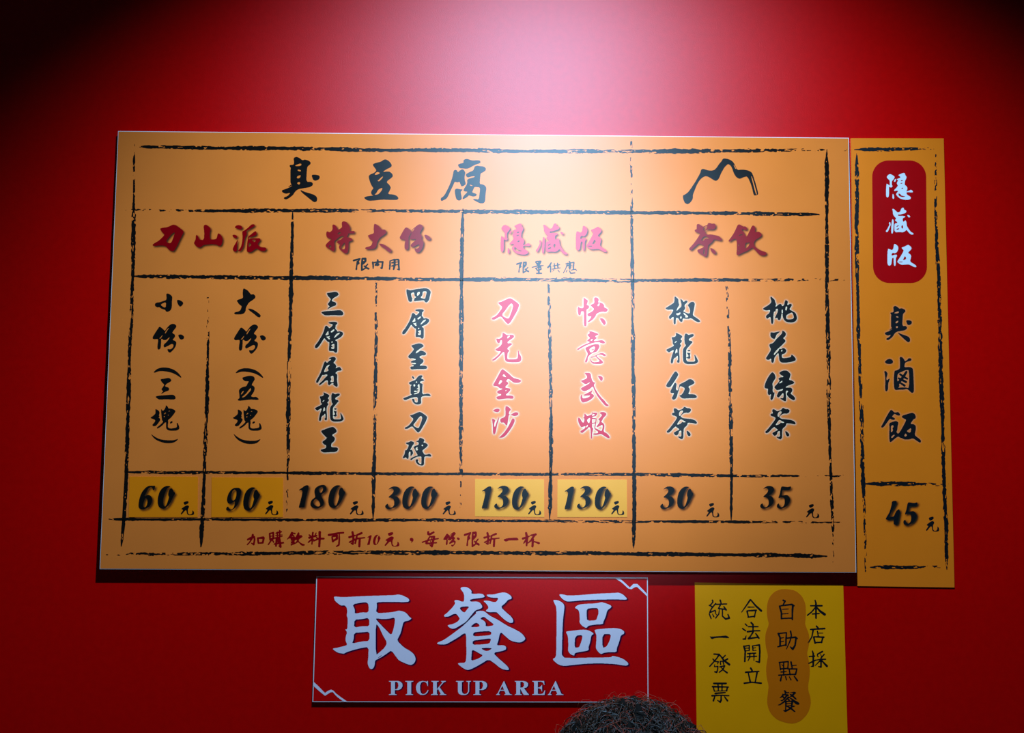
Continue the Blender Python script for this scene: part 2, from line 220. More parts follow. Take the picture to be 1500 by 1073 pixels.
磚@560,630,.6667:51 27 57 26 60 25 63 23 70 26 70 29 66 34 63 40 61 43 65 42 67 46 68 51 66 53 62 58 62 47 60 46 58 50 58 60 57 63 54 62 52 59 48 61 45 61 45 59 49 52 50 45 50 43 53 44 57 37 58 31 54 31;81 17 84 16 91 19 93 22 90 27 95 27 100 31 100 34 95 39 89 43 88 46 91 50 92 53 98 53 104 51 108 55 107 58 101 57 93 57 92 63 92 72 91 76 87 78 80 76 75 72 73 67 73 64 77 63 80 65 78 68 79 70 83 74 86 74 86 62 86 57 76 58 68 62 63 66 61 63 64 60 74 56 78 55 76 51 73 46 70 39 68 36 75 33 80 31 80 26 74 25 75 23 80 22;-86 32 89 31 90 34 87 35;-74 38 79 36 76 39 79 41 76 45 73 42
光@700,480,.6667:54 10 59 12 64 16 70 15 77 15 80 18 78 22 70 27 65 31 66 34 71 33 76 35 72 39 66 43 65 47 69 49 69 51 66 54 65 60 65 69 75 69 87 68 88 60 88 50 90 50 91 57 95 62 96 70 92 75 80 76 65 75 60 72 59 65 58 53 55 53 50 59 43 66 36 72 30 71 36 67 42 62 47 57 51 51 45 52 41 50 38 47 45 43 50 39 53 34 53 27 50 27 48 33 45 34 42 31 40 23 46 24 51 22 54 18;-65 19 68 17 71 17 69 20 65 24
金@700,530,.6667:54 15 60 19 70 27 77 34 83 36 91 38 96 41 92 45 85 46 78 45 73 41 68 37 65 38 62 42 66 44 67 48 62 52 60 56 66 57 71 58 72 61 68 66 60 73 70 73 77 74 79 77 77 81 65 80 50 82 43 82 40 77 44 75 51 73 51 70 46 70 42 67 43 63 53 60 54 58 48 58 44 54 41 53 36 53 33 50 38 42 45 29 51 18;-54 30 57 26 60 30 63 33 57 32;-45 49 48 41 51 39 54 42 49 48;-60 63 63 60 62 64
沙@700,585,.6667:33 24 37 21 43 19 48 21 48 25 44 28 38 27;31 41 36 43 39 46 37 49 36 57 37 61 40 52 44 42 47 37 46 44 43 53 41 63 39 73 36 77 33 74 33 60 32 50;60 15 64 14 70 18 73 22 69 26 68 32 73 33 78 29 84 27 89 29 89 33 84 36 78 36 72 33 68 34 67 42 65 55 63 57 60 54 57 50 52 51 49 48 49 43 51 41 57 39 61 35;76 40 81 43 81 48 77 57 70 68 62 78 56 83 50 84 46 83 50 80 57 73 65 62 71 51
快@820,425,.6667:52 15 57 19 62 22 61 27 59 32 63 33 65 36 63 40 59 42 59 50 59 78 56 79 53 77 53 60 53 46 47 46 46 54 43 55 40 52 39 40 41 35 45 39 52 39 52 28;75 16 80 15 84 17 86 21 84 27 91 27 96 30 98 34 97 37 104 40 106 43 102 48 94 47 88 48 81 51 78 58 72 65 64 70 60 69 61 68 66 63 70 57 64 58 60 54 61 51 70 47 75 42 74 39 69 35 67 32 72 30 76 28;-83 34 84 30 88 28 87 32 85 35;87 61 94 61 99 65 102 72 98 77 94 73
意@820,475,.6667:64 15 71 15 78 18 84 20 85 22 80 25 77 26 82 29 79 32 76 34 75 37 85 35 93 34 97 36 100 40 97 42 90 41 85 38 76 40 68 42 60 45 52 49 45 53 41 56 37 55 42 51 52 45 60 42 66 39 64 37 61 37 60 35 65 31 66 29 60 23 64 20 66 19;-67 35 70 32 73 32 70 36;56 51 62 48 72 44 80 43 85 43 88 48 85 54 81 60 73 62 67 66 62 71 61 80 58 84 55 82 58 74 61 67 61 62 57 56;-65 54 70 50 77 48 77 53 75 58 69 62 66 59;68 55 76 54 75 57;65 72 68 78 73 83 85 82 88 80 84 76 78 69 74 72 69 73 67 71 74 70 80 67 86 64 92 62 98 64 102 68 98 70 91 66 85 66 80 69 86 74 93 79 96 84 90 87 80 87 72 86 67 80
武@820,530,.6667:54 24 62 23 68 25 69 32 71 40 74 44 78 45 77 47 75 50 77 57 84 69 93 80 98 84 102 90 108 95 105 97 100 96 92 87 82 74 74 58 73 53 65 60 56 64 50 63 46 59 48 56 58 51 66 46 66 44 60 48 56 49 50 45 46 41 52 39 59 36 60 32 57 27;83 30 90 30 95 34 94 40 91 42 87 37;52 72 60 68 68 64 72 61 71 65 69 69 75 72 75 76 69 82 60 87 50 89 47 86 45 78 47 71 49 72 50 80 58 79 65 76 67 73 60 74 54 74
蝦@820,585,.6667:40 39 45 41 49 49 52 51 54 45 54 41 51 41 54 37 54 30 58 33 60 36 66 34 70 32 71 38 69 46 68 55 71 61 74 63 72 70 71 78 71 86 68 85 68 72 67 62 64 60 61 64 55 69 49 74 44 70 50 66 55 63 57 58 50 60 47 61 43 55 40 47;-59 45 65 40 67 41 66 47 64 53;-57 60 62 54 61 59 59 61;~72 28 1.5 70 36 2 70 62 2;~74 30 3 80 31 5 78 35 3 71 37 2;~71 41 3 80 42 2 79 50 2 77 62 2;~71 52 2 78 51 2;87 30 90 27 98 27 103 31 102 34 96 40 93 46 91 49 95 51 98 55 98 62 96 70 104 74 109 80 110 84 106 85 98 80 90 75 80 78 72 76 74 74 82 74 85 71 78 66 75 63 80 63 87 67 92 69 94 62 94 55 88 58 82 61 80 59 86 52 88 46 84 43 88 40 93 34 90 31
椒@950,425,.6667:57 12 62 16 66 20 66 27 68 32 64 38 62 43 70 38 73 33 70 22 70 18 75 22 77 26 81 22 86 23 85 27 80 31 79 35 81 38 79 43 76 46 82 49 88 51 91 50 91 42 89 37 86 33 89 29 94 25 99 25 102 29 101 36 99 45 97 55 105 60 113 66 114 69 108 70 102 67 94 61 86 63 78 62 75 62 75 68 72 70 68 67 66 62 61 60 60 64 60 73 57 75 55 72 55 62 55 58 51 60 48 64 45 61 45 57 50 52 55 43 50 42 43 43 38 41 37 39 42 36 50 31 57 26;-60 51 66 50 70 48 70 52 65 55 62 54;-76 48 83 53 88 58 84 60 80 59 82 56 78 53;-70 58 72 56 73 62 69 62;-61 44 66 39 69 34 70 36 66 41 62 45
紅@950,535,.6667:59 12 63 15 66 20 62 27 57 35 50 45 47 48 42 48 38 45 41 39 46 32 53 20;58 37 62 40 61 47 60 52 64 56 68 43 67 42 75 38 83 34 88 30 95 30 101 36 101 39 95 43 87 46 91 52 90 57 87 63 97 63 103 64 107 69 103 72 90 72 75 73 70 69 67 66 73 64 77 58 80 50 75 47 69 45 66 56 64 62 62 70 58 75 53 75 51 71 54 66 56 60 51 61 48 59 48 56 52 48 56 40
桃@1095,425,.6667:51 13 55 16 60 21 61 26 63 31 61 37 67 32 71 29 75 31 76 35 80 33 82 24 83 21 88 23 89 26 87 33 92 30 96 29 98 33 94 38 92 42 100 46 106 50 108 56 109 62 106 68 98 71 86 70 80 65 77 57 77 52 75 50 74 58 73 63 70 66 66 64 66 60 61 62 60 60 63 54 66 48 67 40 62 41 62 47 58 46 57 58 57 70 55 74 52 73 51 62 50 58 47 60 43 63 40 58 42 54 48 50 50 43 44 44 39 44 33 41 36 38 45 33 52 27 52 22 50 17;-85 55 90 52 98 48 101 54 102 62 93 64 85 63;-84 36 87 35 87 40 85 45 83 43;-75 43 77 41 78 50 75 50
花@1095,475,.6667:50 18 53 17 58 18 65 16 72 15 68 19 64 22 62 27 60 32 55 31 50 26;76 13 81 15 85 20 83 26 78 30 82 33 84 37 79 42 72 49 64 56 58 64 58 68 63 63 68 58 69 54 71 53 74 54 78 51 83 53 86 58 82 64 76 65 75 70 77 74 88 73 96 71 96 66 99 67 106 74 106 79 98 82 85 84 75 84 70 80 69 72 68 62 64 66 59 73 58 82 55 85 52 82 52 74 47 78 42 77 40 74 44 68 52 55 48 48 48 43 56 41 64 31 70 25 76 19;-74 56 77 55 76 59 74 60
綠@1095,530,.6667:54 22 58 24 61 29 62 35 58 41 55 46 55 50 56 55 55 63 57 67 60 66 58 76 54 84 50 82 51 74 52 70 48 73 44 70 45 60 44 58 39 58 37 55 39 46 44 35 50 26;69 24 74 20 81 18 88 19 95 26 94 31 91 39 97 40 103 44 102 47 94 50 86 53 83 56 89 56 96 56 99 60 98 65 94 69 100 73 105 79 104 83 100 84 92 79 86 72 86 68 90 64 86 62 84 66 85 74 85 84 83 87 78 84 71 80 73 79 79 79 79 67 75 71 70 77 67 78 64 75 66 69 69 64 76 63 79 58 70 61 64 62 58 55 63 50 70 42 70 39 67 37 72 33 78 33 79 31 74 29;-69 46 73 43 77 40 76 44 71 47
滷@1265,515,.6667:46 22 50 18 56 15 61 16 65 20 64 25 58 27 50 26;45 42 49 42 53 47 52 52 50 58 51 63 54 60 58 58 56 64 54 70 54 82 51 87 48 86 47 79 48 65 47 52;79 11 84 11 89 16 91 21 97 17 98 14 104 14 106 17 103 20 97 21 91 24 90 30 90 34 100 33 107 35 109 40 110 60 111 85 109 90 105 90 99 84 95 81 88 83 78 83 70 84 67 80 66 60 67 50 68 41 72 41 80 37 80 24;-75 48 85 43 93 40 100 40 100 80 93 78 84 78 75 79 80 75 75 68 74 58;~94 44 5 88 54 6 80 64 6 72 74 7;~80 49 4 88 55 5 96 59 4;~77 58 4 85 62 5 93 66 5;~82 69 4 90 74 5
飯@1265,590,.6667:59 15 62 15 67 20 70 21 76 19 81 25 78 28 72 26 68 23 62 30 67 32 70 35 66 37 61 36 58 34 52 42 44 53 40 54 38 52 43 44 50 30;56 44 64 41 71 39 77 42 75 50 74 60 72 63 75 67 78 66 84 56 90 45 94 36 88 34 83 30 86 27 96 24 106 21 112 23 115 29 114 34 110 35 105 42 103 46 110 46 115 50 115 58 112 70 118 75 126 81 126 86 123 87 116 82 108 77 100 80 90 80 84 77 80 76 76 73 70 77 60 86 57 85 56 70 57 55;-60 50 65 48 66 53 63 55 65 60 60 65 60 58;-61 73 67 69 69 70 64 76 61 77;-94 62 99 58 105 54 103 66;-89 72 92 66 96 71 92 74
茶b@950,590,.6667:56 11 61 12 66 16 69 15 75 13 77 9 80 8 84 11 90 11 94 14 92 19 87 22 82 21 76 23 70 29 73 31 75 33 85 34 95 35 103 38 107 43 105 46 97 44 86 43 86 46 84 50 78 55 77 62 77 75 74 80 69 78 64 74 67 73 72 74 72 62 71 60 67 62 66 68 61 72 57 69 55 65 60 62 68 58 66 56 61 53 60 51 55 55 48 63 43 66 39 63 45 57 52 48 60 37 63 31 58 28 53 27 51 24 53 21 57 21 55 16;-70 17 75 16 76 19 72 25 69 29 67 27 67 22;-62 48 66 41 71 35 76 38 83 42 75 42 74 41 71 45;83 60 88 62 93 68 92 72 88 73 85 69
6@190,695,.6667:56 26 55 30 52 35 50 31 50 28 46 27 41 30 38 36 34 44 33 48 37 45 43 44 48 48 50 54 48 62 44 69 37 74 28 76 22 75 19 70 20 58 23 46 28 36 35 28 42 24 50 24 56 24;-35 50 31 58 29 68 32 72 36 70 39 62 39 54
0@695,695,.6667:110 27 104 25 98 26 91 31 86 39 83 50 82 62 84 71 88 75 94 77 100 74 106 68 111 59 115 49 118 44 119 40 116 39 114 33 111 30 107 33 105 38 104 46 106 50 104 58 101 67 98 72 95 70 93 62 95 50 98 40 102 31 107 28
1@695,695,.6667:15 37 18 34 23 31 28 27 33 25 37 26 37 30 34 43 31 55 29 66 28 73 22 73 17 75 16 72 19 62 22 50 24 38 22 36 18 36
3@695,695,.6667:49 32 54 27 60 24 68 24 74 27 76 32 73 38 68 43 62 46 68 46 73 50 75 56 73 63 68 69 60 73 52 75 46 74 43 70 44 66 49 62 50 66 51 70 55 72 60 70 63 65 63 58 61 52 56 49 50 49 52 46 57 42 61 37 62 32 59 29 55 29 51 31
8@430,695,.6667:62 22 68 22 72 26 73 32 70 37 65 41 60 44 62 49 66 56 67 63 63 69 56 73 48 74 41 72 37 67 37 61 40 55 44 52 48 49 47 45 46 39 46 33 49 28 55 24;-61 27 56 30 55 34 59 41 63 37 65 31 64 27;-50 52 45 56 43 61 47 67 53 70 57 69 59 65 56 58
9@315,695,.6667:24 75 25 72 29 69 30 72 33 76 37 76 41 72 43 65 44 58 38 61 33 64 28 62 26 56 27 48 30 40 35 33 41 29 48 28 54 29 58 34 57 42 54 54 50 65 44 73 36 78 29 79 25 78;-43 32 39 35 36 42 35 50 37 56 41 57 45 52 47 44 47 35
5@1105,695,.6667:59 25 66 26 74 27 80 25 81 28 78 33 70 34 62 33 61 40 60 46 65 45 72 44 77 48 79 55 76 63 71 69 64 73 57 75 51 73 49 69 50 65 54 62 55 67 58 71 62 71 66 66 67 59 66 52 62 49 57 50 53 52 53 49 56 42
4@1285,715,.6667:32 29 36 27 42 27 43 30 39 38 36 44 32 50 29 57 26 64 32 62 36 62 39 55 42 49 48 45 50 49 49 57 47 66 46 74 44 80 36 79 36 73 37 67 30 68 22 69 18 67 21 62 27 52 30 42 32 34
元@1105,695,.6667:119 67 124 65 130 64 131 68 127 71 122 73;114 82 120 77 127 73 132 75 131 79 129 82 129 90 132 94 137 93 139 88 138 84 142 87 143 93 139 95 130 95 127 92 126 84 123 85 118 91 115 94 113 92 117 87 119 83
加@355,755,.6667:~12 52 4 18 49 5 26 46 4 27 52 4 25 63 4 20 60 2;~23 42 5 21 50 4 16 58 3 11 63 3;~34 49 4 35 58 4;~34 49 3 46 48 6;~47 49 5 45 59 4 35 60 3
購@355,755,.6667:~60 39 4 61 52 4;~60 39 3 68 37 4 68 50 4;~61 45 2 67 44 2;~61 51 3 68 49 3;~63 54 4 60 59 3 57 63 3;~66 53 3 69 58 3;~74 38 3 86 35 3;~77 36 3 77 46 3;~82 33 4 82 46 3;~73 43 2 88 42 2;~71 49 3 88 45 2;~75 50 4 74 66 4;~75 51 3 82 50 4 84 68 5 80 66 2;~78 48 2 79 60 3;~75 56 2 83 55 2;~70 62 3 90 59 4
料@445,755,.6667:~12 42 3 15 44 3;~20 37 4 19 45 4;~12 48 5 26 44 4;~19 45 4 18 62 3;~17 52 4 10 58 3;~20 51 3 24 54 2;~27 38 3 25 41 2;~26 42 2 29 44 3;~27 47 2 30 49 3;~35 36 6 35 50 5 34 67 5;~22 55 3 33 50 4 44 50 4
可@445,755,.6667:~55 42 5 62 41 5 75 38 4 87 37 4;~62 47 3 64 56 5;~62 46 3 73 43 5 73 50 5 65 55 4;~78 40 3 78 55 4 77 64 4 72 67 3
折@445,755,.6667:~107 36 5 109 46 5 108 62 4 104 60 3;~100 47 5 113 43 3;~100 58 3 112 52 4;~127 38 5 117 42 4 115 52 4 113 60 4;~116 50 4 125 49 3 134 48 3;~123 50 5 122 67 5
，@530,755,.6667:105 52 106 49 110 48 113 50 114 54 111 58 107 60 110 56 106 55
每@610,755,.6667:~26 36 5 26 40 5 29 41 5 38 36 4;~29 46 3 25 54 4 21 60 4;~13 58 3 25 54 3 48 50 3;~30 46 3 39 46 5 36 58 5 34 67 5 30 64 3;~22 61 4 44 59 3;~33 49 2 34 52 2;~31 56 2 33 60 2
一@700,755,.6667:56 52 65 49 80 48 87 48 90 53 86 54 75 54 68 54 62 57 58 55
杯@700,755,.6667:~106 38 5 108 48 6 107 65 4;~99 50 5 113 45 3;~106 52 4 101 60 3;~116 43 3 127 41 5;~124 43 5 117 54 4 110 60 2;~121 52 5 120 67 5;~122 56 2 134 60 5
取@450,835,.13333:290 285 390 295 600 283 850 275 960 272 1000 263 1050 275 1110 305 1125 330 1105 348 900 345 760 348 768 380 755 470 870 465 960 455 1005 440 1070 455 1110 490 1120 510 1150 525 1120 550 1060 562 1045 610 1030 680 1010 720 985 770 1060 845 1140 890 1180 930 1193 975 1180 1015 1145 1040 1100 1030 1010 990 985 960 925 875 880 910 820 950 770 975 745 990 742 1035 730 1070 705 1088 680 1070 663 1020 672 960 675 840 600 850 500 875 425 900 405 915 340 905 300 880 275 858 330 850 430 825 440 810 420 770 425 720 440 680 415 645 440 650 445 570 445 520 433 495 440 460 437 410 410 380 370 388 305 335 300 315;-495 372 600 352 655 350 675 375 675 465 600 460 520 478 525 430;-518 540 600 535 680 518 685 615 600 612 515 630;-515 685 600 680 685 670 685 775 600 780 490 805 510 760;-755 525 830 535 900 530 960 515 965 560 950 640 925 715 860 650 760 545;-752 580 790 620 830 710 880 795 850 850 800 895 752 935;-765 970 800 940 830 922 800 952
餐@610,845,.13333:475 115 530 105 570 115 610 150 600 185 720 178 755 210 730 225 590 240 590 270 660 265 700 280 730 325 700 350 650 360 600 420 545 490 480 530 420 565 385 565 345 540 345 525 400 515 450 490 480 455 460 430 440 400 400 405 360 430 310 435 300 420 340 390 390 340 430 285 415 265 425 250 455 250 500 270 525 265 525 180;-470 340 500 322 585 320 560 350 525 395;765 190 850 190 900 175 960 165 1000 175 1045 210 1045 240 1010 243 970 290 925 325 985 385 1040 430 1065 470 1060 500 1020 500 960 460 900 400 880 380 800 385 755 370 800 335 760 280 730 260 780 255 850 275 880 270 905 225 840 225 790 215;650 380 690 368 745 370 800 420 900 470 1000 535 1080 570 1150 610 1190 655 1197 685 1140 720 1040 700 980 650 935 605 915 620 900 700 880 750 950 745 985 760 985 795 940 810 840 830 900 890 960 940 1010 990 1018 1015 1000 1020 930 1005 860 945 790 900 720 945 650 985 575 1020 530 1010 450 950 470 940 540 940 550 870 548 700 545 620 520 615 460 660 390 700 320 740 230 735 225 720 300 690 400 620 500 545 580 470 630 420 660 395;-585 550 650 495 690 515 695 545;-695 455 740 430 790 470 865 525 760 545 762 500 740 475;-625 605 700 595 820 590 825 635 720 645 622 650;-618 695 700 685 820 670 815 700 800 730 700 740 618 742;-705 780 770 775 835 778 800 805 760 812;-610 795 650 810 690 835 735 858 680 895 600 920 605 860
區@760,840,.13333:440 225 480 225 540 240 700 232 850 218 1050 210 1100 205 1150 230 1190 270 1180 285 1080 280 900 282 700 290 600 300 530 305 490 285 460 255;375 285 430 290 480 315 502 350 495 420 485 500 478 650 475 780 472 920 600 925 800 920 1020 918 1020 900 1080 910 1150 935 1205 980 1200 1005 1160 1008 1060 990 900 982 750 985 600 1000 500 1012 440 1000 390 960 370 935 410 915 412 800 415 600 415 370 390 320;610 375 650 340 720 330 850 325 910 310 960 325 1020 350 1010 375 970 400 955 470 930 520 925 553 850 555 760 570 745 597 700 575 665 535 670 500 665 420 650 390;-745 385 800 375 870 375 878 430 860 480 850 512 750 515 745 460;513 635 560 628 700 612 760 618 820 650 820 665 795 675 785 750 765 800 768 840 720 850 640 862 610 875 612 900 570 885 540 850 545 780 540 680;-618 680 700 670 695 720 670 790 660 808 610 812;830 615 900 605 1030 595 1080 598 1130 610 1160 635 1155 660 1120 675 1105 740 1075 820 1075 860 980 860 930 868 905 882 880 865 845 820 850 760 855 680 840 640;-918 660 1015 660 1000 730 965 800 918 815
ridge@450,950,.1:90 490 105 490 160 540 260 645 300 615 350 595 385 610 420 650 500 710 580 765 600 775 540 775 450 710 400 660 375 630 340 635 262 685 180 620 130 575 90 540
ridge2@760,840,.13333:1055 47 1105 47 1150 85 1220 150 1260 110 1300 110 1330 140 1380 190 1412 225 1412 250 1370 210 1300 145 1280 145 1235 170 1200 160 1130 95
capsule@1000,840,.2172:700 102 760 112 805 150 828 200 832 260 828 310 825 340 850 400 856 440 850 490 838 535 850 580 858 640 855 700 846 750 848 790 862 830 865 880 845 940 800 990 750 1010 700 1005 640 985 600 950 578 910 568 860 575 800 580 755 566 700 562 640 568 590 576 550 560 490 556 430 562 390 582 340 572 300 566 250 572 190 590 150 620 120 660 104
統@1015,870,.6667:~43 13 4 44 17 3 38 24 3;~36 24 3 42 27 3;~50 20 3 41 31 3 37 39 3;~37 40 3 49 35 3 50 39 3;~36 43 3 40 53 3;~43 43 2 46 49 3;~49 41 2 52 45 2;~60 13 4 62 19 3;~51 22 3 74 21 3;~60 24 3 56 31 3 72 33 3;~68 27 3 73 34 4;~58 34 2 57 43 3 50 52 3;~65 34 3 65 48 3 72 54 4 80 52 4 77 44 3
合@1015,870,.6667:~126 12 4 115 28 3 107 39 2;~127 12 3 138 25 4 150 36 5;~121 28 3 135 28 2;~119 37 4 122 50 3;~120 36 3 139 35 4;~138 36 3 135 50 3;~121 50 3 136 48 3
法@1015,870,.6667:~115 65 3 119 69 3;~109 75 3 116 80 3;~110 98 3 115 98 4 117 91 2;~128 62 4 132 66 4 132 80 3;~122 71 3 143 71 3;~120 82 4 135 80 3 147 80 3;~132 83 4 127 91 3 122 97 4;~123 97 4 144 94 3;~138 86 3 145 96 4
一b@1015,870,.6667:36 91 40 93 52 92 65 91 74 90 81 96 75 96 60 95 48 96 41 99
發@1015,940,.6667:~46 26 3 58 27 4 52 36 3 45 44 3 37 53 3;~44 37 3 48 41 3;~60 29 3 68 40 4 80 49 5;~71 29 3 66 34 3;~76 37 4 70 40 3;~47 42 2 56 43 3 54 48 2;~48 49 2 47 54 2 55 53 3 54 62 3 52 66 4 48 65 3;~60 42 3 61 49 3;~60 42 2 66 42 3 68 49 3;~59 54 3 70 52 3 66 60 3 58 66 3;~61 54 2 68 62 3 75 67 4
票@1015,985,.6667:~46 23 4 73 23 4;~43 30 4 78 31 3;~45 31 3 47 40 3;~76 31 3 74 39 4;~47 40 2 74 39 2;~55 24 3 56 39 3;~64 24 3 64 39 3;~49 45 4 71 43 3;~42 50 4 60 49 3 79 50 3;~48 52 3 45 61 4;~62 50 3 62 60 4 60 64 4 54 60 2;~70 53 3 76 61 4
開@1015,940,.6667:~112 9 4 115 20 4 114 42 4;~113 9 3 124 7 3 124 18 3;~116 13 2 123 13 2;~116 19 2 124 18 2;~131 8 3 132 18 3;~131 8 2 146 6 4 147 20 4 146 44 4 138 42 2;~132 13 2 138 12 2;~132 18 2 139 18 2;~120 25 3 138 24 3;~119 32 3 140 31 3;~125 25 3 125 33 3 121 41 2;~134 25 3 134 40 2
立@1015,940,.6667:~127 57 4 130 62 4;~116 66 4 145 64 3;~122 69 3 126 87 4;~141 67 4 137 87 3;~113 90 4 130 88 3 150 90 4
本@1120,870,.6667:~111 13 3 113 20 4 113 52 4;~101 25 3 126 25 4;~112 28 3 104 38 3 94 46 3;~114 28 3 122 37 5 132 44 6;~105 43 3 120 42 3
店@1120,870,.6667:~114 70 4 118 74 3;~101 77 3 132 75 4;~107 77 4 104 93 3 96 107 3;~116 81 3 118 92 3;~118 85 2 128 85 2;~108 94 4 111 107 4;~108 93 3 130 94 4;~128 94 4 125 106 3;~111 106 3 126 105 3
採@1120,935,.6667:~105 27 3 107 33 4 107 60 4 102 61 2;~98 39 3 110 38 3;~97 54 3 112 47 3;~127 28 4 116 34 3;~116 37 3 118 40 2;~123 34 2 125 39 2;~131 34 3 125 41 3;~112 47 2 124 45 3 134 45 3;~124 42 3 124 62 4 118 61 2;~122 48 3 111 59 2;~126 48 3 131 54 4 137 60 5
自@1120,870,.6667:~41 13 4 45 15 4 41 22 3;~33 26 4 37 40 4 37 53 4;~36 25 3 60 22 4 65 25 3;~62 25 5 61 40 4 61 55 4;~39 33 2 52 32 2;~39 43 2 52 42 2;~38 53 3 60 52 3
助@1120,870,.6667:~30 86 4 34 95 4 34 113 4;~31 86 3 48 84 3 47 100 4 47 112 4;~36 96 2 42 95 2;~36 104 2 42 103 2;~29 115 3 46 111 3;~57 81 4 59 90 3 56 102 3 48 120 2;~50 96 3 68 94 4 72 97 3;~69 97 4 67 112 4 62 120 5 56 115 2
點@1120,935,.6667:~33 53 3 35 68 3;~32 52 3 52 50 3 51 66 3;~37 56 1 40 59 2;~42 52 3 42 80 3;~36 66 3 50 65 3;~36 73 3 48 72 2;~31 80 3 60 78 3;~37 83 3 35 92 4;~46 83 3 48 90 3;~54 83 2 58 90 3;~65 82 3 72 92 4;~58 51 4 61 66 3;~61 59 2 70 58 2;~54 67 3 56 79 3;~53 66 3 71 66 3 68 78 4;~56 78 3 68 78 3
P@560,985,.08:120 148 290 148 340 165 368 200 370 245 345 290 300 312 230 315 230 385 265 395 265 405 120 405 120 395 160 385 160 165 120 158;-232 165 270 165 292 195 295 240 280 285 255 300 232 300
I@560,985,.08:420 148 570 148 570 158 530 168 530 385 565 395 565 405 425 405 425 395 458 385 458 168 420 158
C@560,985,.08:835 148 838 240 828 240 815 195 785 165 745 160 710 180 692 230 692 310 708 365 740 390 785 380 815 345 835 310 845 318 830 360 800 390 750 405 695 400 645 365 620 310 618 245 640 195 680 160 740 147 790 155 815 162 825 148
K@560,985,.08:895 148 1035 148 1035 158 998 168 998 385 1020 395 1020 405 890 405 890 395 930 385 930 168 895 158;998 300 1098 178 1103 165 1075 158 1075 148 1165 148 1160 160 1120 178 1048 262 1138 385 1175 396 1175 405 1050 405 1050 396 1072 385 1020 290 998 318
U@650,985,.08:222 148 365 148 365 158 330 168 330 330 345 370 380 390 420 380 445 340 448 168 412 160 412 148 500 148 500 158 468 168 465 340 440 385 395 405 330 405 280 385 258 340 258 168 222 158
A@650,985,.08:1105 148 1210 385 1250 398 1250 405 1110 405 1110 395 1135 385 1110 325 1030 325 1005 380 1030 395 1030 405 960 405 960 395 985 380 1095 160;-1035 312 1105 312 1072 235
R@730,985,.08:300 148 450 148 510 160 545 190 545 230 520 265 470 280 535 370 560 395 560 405 465 405 400 290 400 385 430 395 430 405 300 405 300 395 328 385 328 168 300 158;-402 163 440 163 468 190 470 230 450 265 402 270
E@730,985,.08:620 148 838 148 845 220 835 220 820 180 780 160 722 160 722 268 750 268 785 240 792 220 800 220 802 340 792 340 785 305 750 282 722 282 722 385 775 390 820 375 850 315 858 318 845 405 620 405 620 395 655 385 655 168 620 158
"""
GLY = {}
for line in GLYPHS.strip().splitlines():
    head, body = line.split(':', 1)
    nm, rest = head.split('@'); x0, y0, u = [float(v) for v in rest.split(',')]
    GLY[nm] = (x0, y0, u, body.split(';'))

Q = 4.0   # samples per photo pixel
def fill_poly(mask, pts, val, ox, oy, q):
    H, W = mask.shape
    P = [((x-ox)*q, (y-oy)*q) for x, y in pts]
    tog = np.zeros((H, W+1), np.int32)
    n = len(P)
    for i in range(n):
        xa, ya = P[i]; xb, yb = P[(i+1) % n]
        if ya == yb: continue
        lo, hi = (ya, yb) if ya < yb else (yb, ya)
        r = np.arange(max(0, math.ceil(lo-0.5)), min(H, math.ceil(hi-0.5)))
        if len(r) == 0: continue
        xc = xa + (r+0.5-ya)/(yb-ya)*(xb-xa)
        c = np.clip(np.ceil(xc-0.5).astype(int), 0, W)
        np.add.at(tog, (r, c), 1)
    ins = (np.cumsum(tog, axis=1)[:, :W] % 2) == 1
    mask[ins] = val

def chaikin(p):
    out = []
    n = len(p)
    for i in range(n):
        a, b = p[i], p[(i+1) % n]
        out.append((a[0]*.78+b[0]*.22, a[1]*.78+b[1]*.22)); out.append((a[0]*.22+b[0]*.78, a[1]*.22+b[1]*.78))
    return out

def blur(a, s):
    if s <= 0: return a
    r = int(3*s)+1; k = np.exp(-0.5*(np.arange(-r, r+1)/s)**2); k /= k.sum()
    p = np.pad(a, ((r, r), (0, 0)), mode='edge'); a = sum(k[i]*p[i:i+a.shape[0]] for i in range(2*r+1))
    p = np.pad(a, ((0, 0), (r, r)), mode='edge'); return sum(k[i]*p[:, i:i+a.shape[1]] for i in range(2*r+1))

